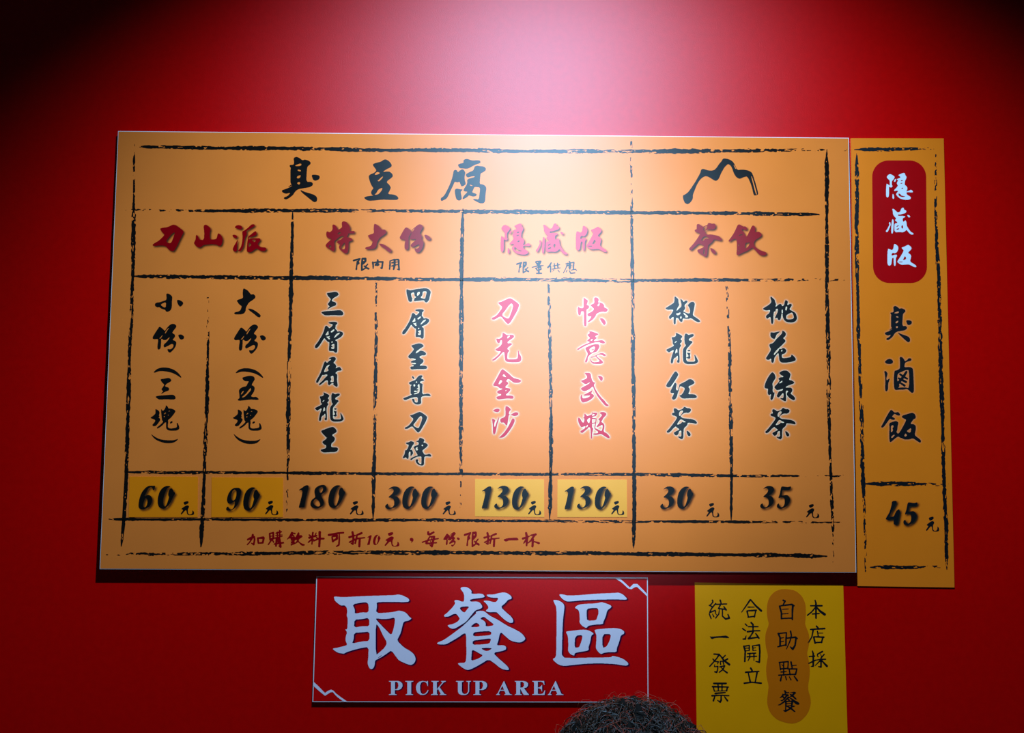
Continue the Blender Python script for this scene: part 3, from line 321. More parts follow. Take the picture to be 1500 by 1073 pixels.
MASKS = {}
def glyph_mask(nm):
    if nm in MASKS: return MASKS[nm]
    x0, y0, u, items = GLY[nm]
    latin = nm in 'PICKUARE' or nm in ('ridge', 'ridge2')
    shapes, xs, ys = [], [], []
    for it in items:
        k = '+'
        if it[0] in '-~': k, it = it[0], it[1:]
        v = [float(t) for t in it.split()]
        if k == '~':
            P = [(x0+v[i]*u, y0+v[i+1]*u, v[i+2]*u/2) for i in range(0, len(v), 3)]
            xs += [p[0]-p[2] for p in P]+[p[0]+p[2] for p in P]; ys += [p[1]-p[2] for p in P]+[p[1]+p[2] for p in P]
        else:
            P = [(x0+v[i]*u, y0+v[i+1]*u) for i in range(0, len(v), 2)]
            xs += [p[0] for p in P]; ys += [p[1] for p in P]
            if not latin: P = chaikin(P)
        shapes.append((k, P))
    pad = 2
    ox, oy = min(xs)-pad, min(ys)-pad
    q = Q if max(xs)-min(xs) < 90 else 3.0
    W, H = int((max(xs)+pad-ox)*q)+1, int((max(ys)+pad-oy)*q)+1
    m = np.zeros((H, W), bool)
    gx, gy = np.meshgrid(ox+(np.arange(W)+.5)/q, oy+(np.arange(H)+.5)/q)
    for k, P in shapes:
        if k == '~':
            # smooth the spine a little
            for i in range(len(P)-1):
                (xa, ya, ra), (xb, yb, rb) = P[i], P[i+1]
                dx, dy = xb-xa, yb-ya; L = dx*dx+dy*dy+1e-9
                t = np.clip(((gx-xa)*dx+(gy-ya)*dy)/L, 0, 1)
                m |= np.hypot(gx-xa-t*dx, gy-ya-t*dy) < (ra+(rb-ra)*t)
        else:
            fill_poly(m, P, k == '+', ox, oy, q)
    f = blur(m.astype(float), 1.1 if not latin else 0.6)
    bb = (min(xs), min(ys), max(xs), max(ys))
    MASKS[nm] = (f, ox, oy, q, bb)
    return MASKS[nm]

def contours(f, lev=0.5):
    """marching squares -> closed loops (in sample coordinates)"""
    b = f > lev
    code = b[:-1, :-1]*1 + b[:-1, 1:]*2 + b[1:, 1:]*4 + b[1:, :-1]*8
    js, is_ = np.nonzero((code > 0) & (code < 15))
    nxt, pos = {}, {}
    SEG = {1: [(3, 0)], 2: [(0, 1)], 3: [(3, 1)], 4: [(1, 2)], 5: [(3, 0), (1, 2)], 6: [(0, 2)], 7: [(3, 2)],
           8: [(2, 3)], 9: [(2, 0)], 10: [(0, 1), (2, 3)], 11: [(2, 1)], 12: [(1, 3)], 13: [(1, 0)], 14: [(0, 3)]}
    def edge(j, i, e):
        if e == 0: k = (j, i, 0)
        elif e == 1: k = (j, i+1, 1)
        elif e == 2: k = (j+1, i, 0)
        else: k = (j, i, 1)
        if k not in pos:
            jj, ii, d = k
            if d == 0: a, c = f[jj, ii], f[jj, ii+1]; pos[k] = (ii+(lev-a)/(c-a), jj)
            else: a, c = f[jj, ii], f[jj+1, ii]; pos[k] = (ii, jj+(lev-a)/(c-a))
        return k
    for j, i in zip(js.tolist(), is_.tolist()):
        for e0, e1 in SEG[int(code[j, i])]:
            nxt[edge(j, i, e0)] = edge(j, i, e1)
    loops = []
    while nxt:
        k, v = nxt.popitem(); start, L = k, [pos[k]]
        k = v
        while k != start:
            L.append(pos[k]); k = nxt.pop(k, None)
            if k is None: break
        if len(L) > 5: loops.append(L)
    return loops

def simplify(L, tol):
    out = [L[0]]; i = 0; n = len(L)
    while i < n-1:
        j = i+1
        while j < n-1 and j-i < 14:
            ax, ay = L[i]; bx, by = L[j+1]; dx, dy = bx-ax, by-ay; d = math.hypot(dx, dy)+1e-9
            if max(abs((L[k][0]-ax)*dy-(L[k][1]-ay)*dx)/d for k in range(i+1, j+1)) > tol: break
            j += 1
        out.append(L[j]); i = j
    return out[:-1] if len(out) > 4 else out

SHAPES = {}
def field_shape(f, ox, oy, q, tol=0.22):
    f = np.pad(f, 1)
    loops = [simplify(L, tol) for L in contours(f)]
    loops = [[(ox+(x-1+.5)/q, oy+(y-1+.5)/q) for x, y in L] for L in loops if len(L) >= 3]
    loops = [L for L in loops if len(L) >= 3 and abs(sum(L[i-1][0]*L[i][1]-L[i][0]*L[i-1][1] for i in range(len(L)))) > 0.25]
    def area(L): return 0.5*sum(L[i-1][0]*L[i][1]-L[i][0]*L[i-1][1] for i in range(len(L)))
    def inside(p, L):
        c = False
        for i in range(len(L)):
            (xa, ya), (xb, yb) = L[i-1], L[i]
            if (ya > p[1]) != (yb > p[1]) and p[0] < xa+(p[1]-ya)/(yb-ya)*(xb-xa): c = not c
        return c
    if not loops: return [], []
    ars = [area(L) for L in loops]
    sgn = 1 if ars[max(range(len(ars)), key=lambda i: abs(ars[i]))] > 0 else -1
    outer = [i for i in range(len(loops)) if ars[i]*sgn > 0]; holes = [i for i in range(len(loops)) if ars[i]*sgn <= 0]
    box = {i: (min(p[0] for p in loops[i]), max(p[0] for p in loops[i])) for i in outer}
    grp = {i: [] for i in outer}
    for h in holes:
        p = loops[h][0]
        c = [i for i in outer if box[i][0] <= p[0] <= box[i][1] and abs(ars[i]) > abs(ars[h]) and inside(p, loops[i])]
        if c: grp[min(c, key=lambda i: abs(ars[i]))].append(h)
    flat, tris = [], []
    for i in outer:
        Ls = [loops[i]]+[loops[h] for h in grp[i]]; base = len(flat)
        for L in Ls: flat += L
        tris += [tuple(base+k for k in t) for t in tessellate_polygon([[Vector((x, y, 0)) for x, y in L] for L in Ls]) if len(set(t)) == 3]
    return flat, tris

def glyph_shape(nm):
    if nm not in SHAPES:
        f, ox, oy, q, bb = glyph_mask(nm)
        SHAPES[nm] = field_shape(f, ox, oy, q)+(bb,)
    return SHAPES[nm]

def fit(bb, box):
    if box is None: return 1, 0, 1, 0
    sx = (box[2]-box[0])/(bb[2]-bb[0]); sy = (box[3]-box[1])/(bb[3]-bb[1])
    return sx, box[0]-bb[0]*sx, sy, box[1]-bb[1]*sy

def facing(verts, tris):
    """wind every triangle so that it looks out from the wall (-Y)"""
    out = []
    for a, b, c in tris:
        n = (verts[b]-verts[a]).cross(verts[c]-verts[a])
        if n.length < 1e-14: continue
        out.append((a, b, c) if n.y < 0 else (a, c, b))
    return out

def put_glyph(nm, box, sheet, o, material, parent, root, part='printed_character', label=None):
    flat, tris, bb = glyph_shape(nm)
    sx, tx, sy, ty = fit(bb, box)
    V = [sheet.at(x*sx+tx, y*sy+ty, o) for x, y in flat]
    return mesh_obj(part, V, facing(V, tris), material, parent, root, label)

def soft_print(name, items, sheet, o, material, parent, root, r, gain, dx=0., dy=0., step=1.0):
    """soft halo / drop shadow printed round characters: items = [(glyph, box)], a vertex attribute carries the coverage"""
    V, Fc, A = [], [], []
    for nm, box in items:
        f, ox, oy, q, bb = glyph_mask(nm)
        sx, tx, sy, ty = fit(bb, box)
        x0, y0, x1, y1 = (bb[0]*sx+tx, bb[1]*sy+ty, bb[2]*sx+tx, bb[3]*sy+ty)
        m = 3*r+2
        xs = np.arange(x0-m, x1+m, step); ys = np.arange(y0-m, y1+m, step)
        ix = (((xs-tx)/sx-ox)*q-.5).astype(int); iy = (((ys-ty)/sy-oy)*q-.5).astype(int)
        okx = (ix >= 0) & (ix < f.shape[1]); oky = (iy >= 0) & (iy < f.shape[0])
        g = np.zeros((len(ys), len(xs)))
        ff = blur(f, q*0.35)
        g[np.ix_(oky, okx)] = ff[np.ix_(iy[oky], ix[okx])]
        g = np.clip(blur(g, r/step)*gain, 0, 1)
        g[g < 0.02] = 0
        idx = -np.ones(g.shape, int)
        use = g > 0
        u2 = use.copy(); u2[:-1] |= use[1:]; u2[1:] |= use[:-1]; u2[:, :-1] |= u2[:, 1:].copy(); u2[:, 1:] |= u2[:, :-1].copy()
        for j in range(len(ys)-1):
            for i in range(len(xs)-1):
                if use[j, i] or use[j+1, i] or use[j, i+1] or use[j+1, i+1]:
                    q4 = []
                    for jj, ii in ((j, i), (j+1, i), (j+1, i+1), (j, i+1)):
                        if idx[jj, ii] < 0:
                            idx[jj, ii] = len(V); V.append(sheet.at(xs[ii]+dx, ys[jj]+dy, o)); A.append(float(g[jj, ii]))
                        q4.append(int(idx[jj, ii]))
                    Fc.append(tuple(q4))
    ob = mesh_obj(name, V, Fc, material, parent, root)
    ob['kind'] = 'stuff'
    at = ob.data.attributes.new('a', 'FLOAT', 'POINT'); at.data.foreach_set('value', A)
    return ob

# ------------------------------------------------------------------ dry-brush rules
def noise1(n, cell, rng):
    k = rng.random(int(n/cell)+4)*2-1
    x = np.arange(n)/cell; i = x.astype(int); t = x-i; t = t*t*(3-2*t)
    return k[i]*(1-t)+k[i+1]*t
def noise2(h, wd, cy, cx, rng):
    k = rng.random((int(h/cy)+3, int(wd/cx)+3))*2-1
    y = np.arange(h)/cy; x = np.arange(wd)/cx
    iy = y.astype(int); ix = x.astype(int); ty = (y-iy)[:, None]; tx = (x-ix)[None]
    ty = ty*ty*(3-2*ty); tx = tx*tx*(3-2*tx)
    a = k[np.ix_(iy, ix)]; b = k[np.ix_(iy, ix+1)]; c = k[np.ix_(iy+1, ix)]; d = k[np.ix_(iy+1, ix+1)]
    return (a*(1-tx)+b*tx)*(1-ty)+(c*(1-tx)+d*tx)*ty

def brush_line(pts, seed, wid, fade0, sheet, parent, root, material, o=0.0003, frag=1.0):
    """rough brush rule through pts (photo positions), solid at the first point, running dry towards the last"""
    rng = np.random.default_rng(seed)
    P = np.array(pts, float); vert = abs(P[-1, 1]-P[0, 1]) > abs(P[-1, 0]-P[0, 0])
    a, b = (P[:, 1], P[:, 0]) if vert else (P[:, 0], P[:, 1])
    rev = a[-1] < a[0]
    L = abs(a[-1]-a[0]); q = 3.0; n = int(L*q)+1; hb = 7.0; m = int(2*hb*q)
    u = np.linspace(0, 1, n)                      # 0 = solid end, 1 = dry end
    al = a[0]+(a[-1]-a[0])*u
    so = np.argsort(a); cl = np.interp(al, a[so], b[so])
    cl = cl + 0.5*noise1(n, 70*q, rng)+0.22*noise1(n, 12*q, rng)
    hw = wid/2*1.08*(1+0.22*noise1(n, 30*q, rng)+0.16*noise1(n, 6*q, rng))
    hw = hw*np.clip(u*L/22+0.12, 0, 1)**0.7       # pointed start
    dry = np.clip((u-fade0)/(1-fade0), 0, 1)
    hw = hw*(1-0.42*dry)
    v = (np.arange(m)+.5)/q-hb
    up_e = hw*(1+0.20*noise1(n, 2.5*q, rng)); lo_e = hw*(1+0.20*noise1(n, 2.5*q, rng))
    body = np.where(v[:, None] < 0, up_e[None]+v[:, None], lo_e[None]-v[:, None])
    streak = noise2(m, n, 1.1*q, 11*q, rng)*0.7+noise2(m, n, 0.6*q, 3.5*q, rng)*0.45
    slit = np.exp(-((u-(fade0*0.80))/0.10)**2)*0.75+0.12
    thr = 1.25-1.05*slit-0.1
    keep_thr = (dry**1.3)*1.02-0.60
    f = np.clip(body*1.6+0.5, 0, 1)
    f = np.where(streak > thr[None]*0.95, f*0.1, f)
    patch = noise2(m, n, 2.2*q, 6*q, rng)*0.80+noise2(m, n, 0.8*q, 2.2*q, rng)*0.45+noise1(n, 22*q, rng)[None]*0.10
    f = np.where(patch < keep_thr[None]*frag, 0, f)
    f = blur(f, 0.75)
    flat, tris = field_shape(f, 0, 0, 1.0, 0.3)
    # back to photo positions
    ax = np.arange(n)
    V = []
    for x, y in flat:
        i = min(max(x-.5, 0), n-1); s = float(np.interp(i, ax, al)); c = float(np.interp(i, ax, cl)); off = (y)/q-hb
        V.append(sheet.at(c+off, s, o) if vert else sheet.at(s, c+off, o))
    return mesh_obj('brush_rule', V, facing(V, tris), material, parent, root)
# ------------------------------------------------------------------ setting
def struct(name, verts, faces, material):
    o = mesh_obj(name, verts, faces, material); o['kind'] = 'structure'; return o
def box(x0, x1, y0, y1, z0, z1):
    v = [(x, y, z) for z in (z0, z1) for y in (y0, y1) for x in (x0, x1)]
    return v, [(0, 2, 3, 1), (4, 5, 7, 6), (0, 1, 5, 4), (2, 6, 7, 3), (0, 4, 6, 2), (1, 3, 7, 5)]
struct('wall_back', *box(-4.0, 4.0, 0.0, 0.12, 0.0, 4.2), M['wall'])
struct('floor', *box(-4.0, 4.0, -5.5, 0.12, -0.1, 0.0), M['floor'])

# ------------------------------------------------------------------ the big menu board
ZT, ZB = CAM_H+0.715, CAM_H-0.346
main = Sheet(0.016, ZT, 0.029, ZB)
R0 = empty('menu_board', (-0.06, -0.0, ZB), 'wide orange menu board with a brush-drawn grid of dishes and prices', 'menu board')
def quad(sheet, c, o=0.0, inset=0.0):
    (ax, ay), (bx, by), (cx, cy), (dx, dy) = c
    i = inset
    return [sheet.at(ax+i, ay+i, o), sheet.at(bx-i, by+i, o), sheet.at(cx-i, cy-i, o), sheet.at(dx+i, dy-i, o)]
MC = [(173.0, 191.8), (1243.4, 201.8), (1254.2, 838.2), (146.0, 833.0)]
slab('foam_panel', quad(main, MC, -0.0006), 0.0055, M['foam'], R0, R0, 'white foam board core seen as a thin rim')
slab('printed_face', quad(main, MC, 0.0, 0.7), 0.0006, M['paper'], R0, R0, 'orange printed sheet')
for px, py in ((260, 260), (1160, 262), (240, 770), (1170, 775), (700, 265), (700, 772)):
    p = main.at(px, py, -0.0061); s = 0.03
    v, f = box(p.x-s, p.x+s, p.y, 0.0, p.z-s, p.z+s)
    mesh_obj('mounting_pad', v, f, M['spacer'], R0, R0)

GO, IO = 0.00015, 0.0003
K = M['ink']
rules = [
    ([(204, 215), (400, 217.5), (560, 219.5), (760, 221), (930, 221.5), (1050, 221), (1241, 219)], 5.2, .80),
    ([(1203, 314), (1100, 312.5), (1000, 312), (930, 311), (700, 309.5), (420, 308), (280, 308), (173, 306.5)], 4.8, .80),
    ([(193, 404.8), (420, 407), (680, 409), (930, 410.5), (1000, 410), (1238, 409.5)], 4.8, .78),
    ([(184, 691.4), (500, 692.5), (760, 694), (930, 694.5), (1070, 696), (1242, 697)], 4.2, .80),
    ([(159, 760), (300, 760.5), (500, 761.3), (760, 762), (930, 763.5), (1070, 764), (1250, 765)], 3.8, .80),
    ([(1212, 814), (1060, 812), (930, 810.5), (700, 809), (500, 808.5), (300, 811), (155, 811)], 5.4, .80),
    ([(178, 800), (182, 760), (185.5, 692), (187, 606), (190.5, 505), (194, 414), (195.5, 326), (196, 263), (195.5, 196)], 5.2, .74),
    ([(294.5, 801), (298, 740), (300, 692), (301.5, 640), (302.7, 582), (304.5, 510), (304.5, 410)], 5.2, .58),
    ([(429, 310), (427, 400), (425.6, 462), (423, 558), (422, 630), (422.7, 664), (421, 712), (421, 760)], 5.0, .64),
    ([(546, 760), (547, 712), (548.8, 652), (549.3, 592), (551, 496), (551, 408)], 5.0, .60),
    ([(678, 305), (676, 406), (675.5, 472), (675.3, 568), (675.3, 664), (675, 750)], 5.2, .68),
    ([(805.5, 761), (807, 650), (806.5, 560), (805, 480), (804, 402)], 5.0, .62),
    ([(928, 803), (929, 712), (928.7, 592), (927.3, 520), (926.8, 406), (925, 310), (924.4, 214), (924, 200)], 4.8, .74),
    ([(1071.6, 763), (1071, 664), (1070, 592), (1069, 520), (1066.8, 472), (1064.5, 410)], 4.6, .60),
    ([(1211, 219), (1210.8, 324), (1211.5, 420), (1212.5, 472), (1214.4, 556), (1215.3, 640), (1218, 724), (1219.7, 760), (1221, 824)], 5.0, .72),
]
for i, (pts, wd, fd) in enumerate(rules):
    brush_line(pts, 11+i*7, wd, fd, main, R0, R0, K)

# headings
L_RED = 'dark red printed character'
heads = []      # red headings with a soft printed shadow
for nm in '刀山派特大份隱藏版茶飲':
    heads.append((nm, None))
for nm, bx in heads: put_glyph(nm, bx, main, IO, M['red'] if nm not in '隱藏版' else M['brightred'], R0, R0, label=L_RED)
for nm in '臭豆腐': put_glyph(nm, None, main, IO, K, R0, R0)
put_glyph('嶺', None, main, IO, K, R0, R0, 'mountain_emblem', 'black brush-drawn mountain outline')
for nm in ('限', '內', '用', '量', '供', '應'): put_glyph(nm, None, main, IO, K, R0, R0)
put_glyph('限', (756, 382.7, 775.3, 400.3), main, IO, K, R0, R0)
# dish names
plain = [('小', None), ('份b', None), ('（', None), ('三', None), ('塊', None), ('）', None),
         ('大', (342.7, 422.3, 382.3, 465)), ('份b', (342.7, 475, 389.7, 517.7)), ('（', (344.7, 538.7, 386, 553.3)), ('五', None),
         ('塊', (340.7, 593.3, 383.3, 630.7)), ('）', (341.3, 634, 382, 650))]
halo1 = [('三', (470, 426.7, 503, 462)), ('層', None), ('屠', None), ('龍', None), ('王', None),
         ('四', None), ('層', (588.9, 452.3, 629.2, 496)), ('至', None), ('尊', None), ('刀b', None), ('磚', None),
         ('椒', None), ('龍', (975.6, 486.9, 1022.9, 533.2)), ('紅', None), ('茶b', None),
         ('桃', None), ('花', None), ('綠', None), ('茶b', (1120.3, 596.8, 1165.9, 643.6))]
halo2 = [('刀b', (720, 436.3, 760.7, 474.7)), ('光', None), ('金', None), ('沙', None),
         ('快', None), ('意', None), ('武', None), ('蝦', None)]
for nm, bx in plain+halo1: put_glyph(nm, bx, main, IO, K, R0, R0)
for nm, bx in halo2: put_glyph(nm, bx, main, IO, M['brightred'], R0, R0, label='bright red printed character')
soft_print('printed_halo', halo1, main, GO, M['glow'], R0, R0, 1.3, 1.6)
soft_print('printed_halo', halo2, main, GO, M['glow'], R0, R0, 1.6, 2.0)
soft_print('printed_shadow', heads, main, GO, M['shadow'], R0, R0, 1.1, 0.9, 1.7, 1.7)
# prices printed straight on the board
nums = [('1', (437, 710, 452, 743.7)), ('8', None), ('0', (480.7, 710, 506, 744)),
        ('3', (564, 712, 586.3, 745.3)), ('0', (589, 711.8, 613.7, 745.3)), ('0', (616.7, 711.8, 641, 745.3)),
        ('3', (967, 712, 988.3, 745.3)), ('0', (991.7, 712, 1016, 745.3)),
        ('3', (1113.3, 711.3, 1134.3, 744.7)), ('5', None)]
for nm, bx in nums: put_glyph(nm, bx, main, IO, K, R0, R0, 'printed_digit')
soft_print('printed_shadow', nums, main, GO, M['shadow'], R0, R0, 1.2, 0.85, 2.0, 2.0)
for bx in ((512, 733.3, 533, 754), (648, 733.7, 668, 754), (1034.3, 736, 1054, 757.3), None):
    put_glyph('元', bx, main, IO, K, R0, R0)
# the note under the table
note = [('加', None), ('購', None), ('飲', (420.3, 778.3, 446.7, 799)), ('料', None), ('可', None), ('折', None),
        ('1', (537.5, 783.3, 544.4, 798)), ('0', (546.3, 782.7, 557.7, 798)), ('元', (563, 778.7, 585.3, 800)), ('，', None), ('每', None),
        ('份b', (649.3, 779, 673.7, 800)), ('限', (679.3, 778, 702.7, 801)), ('折', (708, 778.7, 732, 801)), ('一', None), ('杯', None)]
for nm, bx in note: put_glyph(nm, bx, main, IO, M['red'], R0, R0, label=L_RED)
# price stickers
ST = [([(189.5, 697.5), (290.0, 697.5), (289.5, 757.0), (188.5, 757.0)], 'sticker_o',
       [('6', None), ('0', (230.7, 711, 256.7, 745))], (264.3, 733.3, 284.7, 754), 'orange price sticker reading 60'),
      ([(310.0, 698.5), (414.8, 699.0), (414.5, 757.0), (309.5, 757.0)], 'sticker_o',
       [('9', None), ('0', (356, 713, 381, 748))], (388, 732.7, 408, 754), 'orange price sticker reading 90'),
      ([(695.9, 701.0), (797.0, 701.5), (797.2, 756.9), (695.7, 756.0)], 'sticker',
       [('1', None), ('3', None), ('0', None)], (773.3, 733, 793, 754), 'yellow price sticker reading 130'),
      ([(816.6, 701.7), (918.2, 702.0), (918.6, 757.0), (816.4, 757.0)], 'sticker',
       [('1', (826.3, 712, 840.7, 746)), ('3', (845, 711.3, 866, 745)), ('0', (871, 712, 895, 746))], (895, 733, 914.7, 754), 'yellow price sticker reading 130')]
for c, mk, ds, yb, lb in ST:
    st = slab('price_sticker', quad(main, c, 0.0011), 0.0007, M[mk], R0, R0, lb)
    for nm, bx in ds: put_glyph(nm, bx, main, 0.0014, K, st, R0, 'printed_digit')
    put_glyph('元', yb, main, 0.0014, K, st, R0)
    soft_print('printed_shadow', ds, main, 0.00125, M['shadow'], st, R0, 1.2, 0.85, 2.2, 2.2)

# ------------------------------------------------------------------ the narrow side board
side = Sheet(0.004, ZT, 0.004, ZB)
pz = side.at(1327, 859)
R1 = empty('side_menu_board', (pz.x, 0, pz.z), 'tall narrow ochre menu strip with red rounded badge and price 45', 'menu board')
SC = [(1246.6, 202.3), (1382.4, 202.6), (1398.2, 860.0), (1256.2, 857.8)]
slab('printed_face', quad(side, SC), 0.004, M['paper_side'], R1, R1, 'ochre printed panel')
KM = M['ink_matte']
for i, (pts, wd, fd) in enumerate([
    ([(1251, 219), (1300, 219), (1370, 217)], 5.4, .45),
    ([(1255.6, 224), (1255.6, 405), (1257.2, 484), (1261.4, 596), (1263.3, 680), (1265.3, 715), (1267.9, 790), (1268.3, 838)], 5.2, .74),
    ([(1387.5, 834), (1385.8, 769), (1382.5, 704), (1380, 596), (1376.5, 484), (1374.6, 405), (1370.5, 302), (1371.5, 218)], 5.0, .74),
    ([(1265.5, 707.5), (1330, 708.5), (1391, 709)], 5.0, .45),
    ([(1274, 830), (1330, 830), (1386, 829)], 5.2, .45)]):
    brush_line(pts, 301+i*5, wd, fd, side, R1, R1, KM)
# badge: rounded rectangle
def rounded(x0, y0, x1, y1, r, n=10):
    out = []
    for cx, cy, a0 in ((x1-r, y0+r, -90), (x1-r, y1-r, 0), (x0+r, y1-r, 90), (x0+r, y0+r, 180)):
        for k in range(n+1):
            a = math.radians(a0+90*k/n); out.append((cx+r*math.cos(a), cy+r*math.sin(a)))
    return out
bp = rounded(1278.2, 234.9, 1357.3, 414.3, 24)
V = [side.at(x+(y-325)*0.009, y, 0.00025) for x, y in bp]
badge = mesh_obj('red_badge', V, [tuple(range(len(V)))] if facing(V, [(0, 15, 30)])[0] == (0, 15, 30) else [tuple(reversed(range(len(V))))], M['stamp'], R1, R1, 'dark red rounded badge')
for nm, bx in (('隱', (1298, 253, 1337.7, 292.7)), ('藏', (1297.7, 304, 1338.3, 343.6)), ('版', (1299.7, 357, 1342.4, 391))):
    put_glyph(nm, bx, side, 0.0005, M['whitestamp'], badge, R1, label='white printed character')
for nm, bx in (('臭', (1296, 447.7, 1336, 501)), ('滷', None), ('飯', None)): put_glyph(nm, bx, side, 0.0004, KM, R1, R1)
n45 = [('4', None), ('5', (1323, 735, 1344.3, 769))]
for nm, bx in n45: put_glyph(nm, bx, side, 0.0004, KM, R1, R1, 'printed_digit')
put_glyph('元', (1356, 756, 1376, 778), side, 0.0004, KM, R1, R1)
soft_print('printed_shadow', n45, side, 0.0002, M['shadow'], R1, R1, 1.5, 1.3, 1.8, 1.8)
soft_print('printed_halo', [('臭', (1296, 447.7, 1336, 501)), ('滷', None), ('飯', None)], side, 0.0002, M['glow'], R1, R1, 1.6, 0.35)

# ------------------------------------------------------------------ pick-up sign
PZ = CAM_H-0.652
pick = Sheet(0.011, CAM_H-0.36, 0.011, PZ)
R2 = empty('pickup_sign', (-0.05, 0, PZ), 'red sign with big white characters and PICK UP AREA, under the wide menu board', 'sign')
PC = [(463.4, 843.9), (948.9, 845.6), (949.9, 1028.2), (457.6, 1027.6)]
slab('foam_panel', quad(pick, PC, -0.0005), 0.005, M['foam'], R2, R2, 'white foam board core seen as a thin rim')
slab('printed_face', quad(pick, PC, 0.0, 1.25), 0.0005, M['signred'], R2, R2, 'red film face')
for px, py in ((500, 880), (910, 880), (500, 990), (910, 990)):
    p = pick.at(px, py, -0.0055); s = 0.015
    v, f = box(p.x-s, p.x+s, p.y, 0.0, p.z-s, p.z+s)
    mesh_obj('mounting_pad', v, f, M['spacer'], R2, R2)
big = [('取', None), ('餐', None), ('區', None)]
for nm, bx in big: put_glyph(nm, bx, pick, 0.0004, M['white'], R2, R2)
lat = [('P', None), ('I', None), ('C', None), ('K', None), ('U', None), ('P', (693.2, 996.8, 713.6, 1017.4)), ('A', None),
       ('R', None), ('E', None), ('A', (802.4, 996.8, 825.6, 1017.4))]
for nm, bx in lat: put_glyph(nm, bx, pick, 0.0004, M['white'], R2, R2, 'printed_letter')
for nm in ('ridge', 'ridge2'): put_glyph(nm, None, pick, 0.0004, M['white'], R2, R2, 'ridge_line')
soft_print('printed_shadow', big, pick, 0.0002, M['shadowp'], R2, R2, 0.55, 1.25, 1.6, 1.1)
soft_print('printed_shadow', lat, pick, 0.0002, M['shadowp'], R2, R2, 0.5, 1.1, 1.4, 0.4, 0.7)

# ------------------------------------------------------------------ yellow notice
yel = Sheet(0.0012, CAM_H, 0.0012, 0)
yb = yel.at(1131, 1122)
R3 = empty('paper_notice', (yb.x, 0, yb.z), 'yellow paper notice with four columns of small black characters, one on an orange patch', 'notice')
YC = [(1017.8, 852.7), (1235.2, 856.0), (1242.9, 1121.5), (1021.3, 1121.5)]
slab('paper_sheet', quad(yel, YC), 0.0012, M['paper_yellow'], R3, R3, 'yellow paper')
cap = put_glyph('capsule', None, yel, 0.0003, M['capsule'], R3, R3, 'orange_patch', 'orange wavy-edged patch')
for nm in ('自', '助', '點'): put_glyph(nm, None, yel, 0.0006, KM, cap, R3)
put_glyph('餐', (1139.3, 1010.3, 1171.3, 1042.3), yel, 0.0006, KM, cap, R3)
for nm in ('統', '一b', '發', '票', '合', '法', '開', '立', '本', '店', '採'): put_glyph(nm, None, yel, 0.0003, KM, R3, R3)

# ------------------------------------------------------------------ the customer whose hair shows at the bottom edge
HD = 1.05                                             # distance in front of the camera
d = (928-750)/F_PX*RT - (1016-536.5)/F_PX*UP + FW
top = CAM + d*(HD/d.y)
PX, PY, H = top.x, top.y, top.z                       # crown of the hair
RP = empty('person', (PX, PY, 0), 'person with short dark curly hair, only the crown showing at the bottom', 'person')
hc = Vector((PX, PY, H-0.150))                        # centre of the skull
def skin_mesh(chains, levels=2):
    me = bpy.data.meshes.new('tmp'); bm = bmesh.new(); rad = []
    idx = {}
    def vget(p, r):
        k = tuple(round(c, 4) for c in p)
        if k not in idx:
            idx[k] = bm.verts.new(p); rad.append(r)
        return idx[k]
    for ch in chains:
        prev = None
        for x, y, z, r in ch:
            v = vget((x, y, z), r)
            if prev is not None and bm.edges.get((prev, v)) is None: bm.edges.new((prev, v))
            prev = v
    bm.to_mesh(me); bm.free()
    o = bpy.data.objects.new('tmp', me); COL.objects.link(o)
    md = o.modifiers.new('s', 'SKIN'); md.use_smooth_shade = True
    for i, v in enumerate(me.skin_vertices[0].data):
        v.radius = (rad[i], rad[i]); v.use_root = (i == 0)
    sb = o.modifiers.new('b', 'SUBSURF'); sb.levels = levels; sb.render_levels = levels
    dg = bpy.context.evaluated_depsgraph_get(); ev = o.evaluated_get(dg); m2 = ev.to_mesh()
    V = [v.co.copy() for v in m2.vertices]; Fs = [tuple(p.vertices) for p in m2.polygons]
    ev.to_mesh_clear(); bpy.data.objects.remove(o)
    return V, Fs
sc = (H-0.02)/1.66
def B(x, y, z, r): return (x*sc, y*sc, z*sc, r*sc)
limbs = [[B(0, 0, .93, .125), B(0, .01, 1.08, .115), B(0, .0, 1.24, .13), B(0, -.01, 1.36, .10), B(0, -.01, 1.42, .056), B(0, 0, 1.50, .055), B(0, 0, 1.56, .065)]]
for s in (-1, 1):
    limbs.append([B(0, -.01, 1.36, .10), B(s*.15, -.01, 1.35, .065), B(s*.20, -.01, 1.30, .052), B(s*.235, -.03, 1.08, .040), B(s*.25, .01, .86, .028), B(s*.252, .025, .80, .032)])
    limbs.append([B(0, 0, .93, .125), B(s*.09, 0, .86, .085), B(s*.10, .01, .48, .055), B(s*.105, -.01, .12, .038), B(s*.105, .0, .05, .04), B(s*.11, .13, .03, .032)])
    for k, (fx, fy, ln) in enumerate(((-.016, .022, .072), (-.004, .012, .08), (.006, .0, .076), (.012, -.012, .062))):
        bx_, by_, bz_ = s*.252, .025, .80
        limbs.append([B(bx_, by_, bz_, .032), B(bx_+s*fx, by_+fy, bz_-.035, .0095), B(bx_+s*fx*1.1, by_+fy+.004, bz_-.035-ln*.55, .008), B(bx_+s*(fx*1.1-.008), by_+fy+.012, bz_-.035-ln, .0065)])
    limbs.append([B(s*.252, .025, .80, .032), B(s*.238, .052, .785, .011), B(s*.236, .066, .75, .009)])
BV, BF = skin_mesh(limbs)
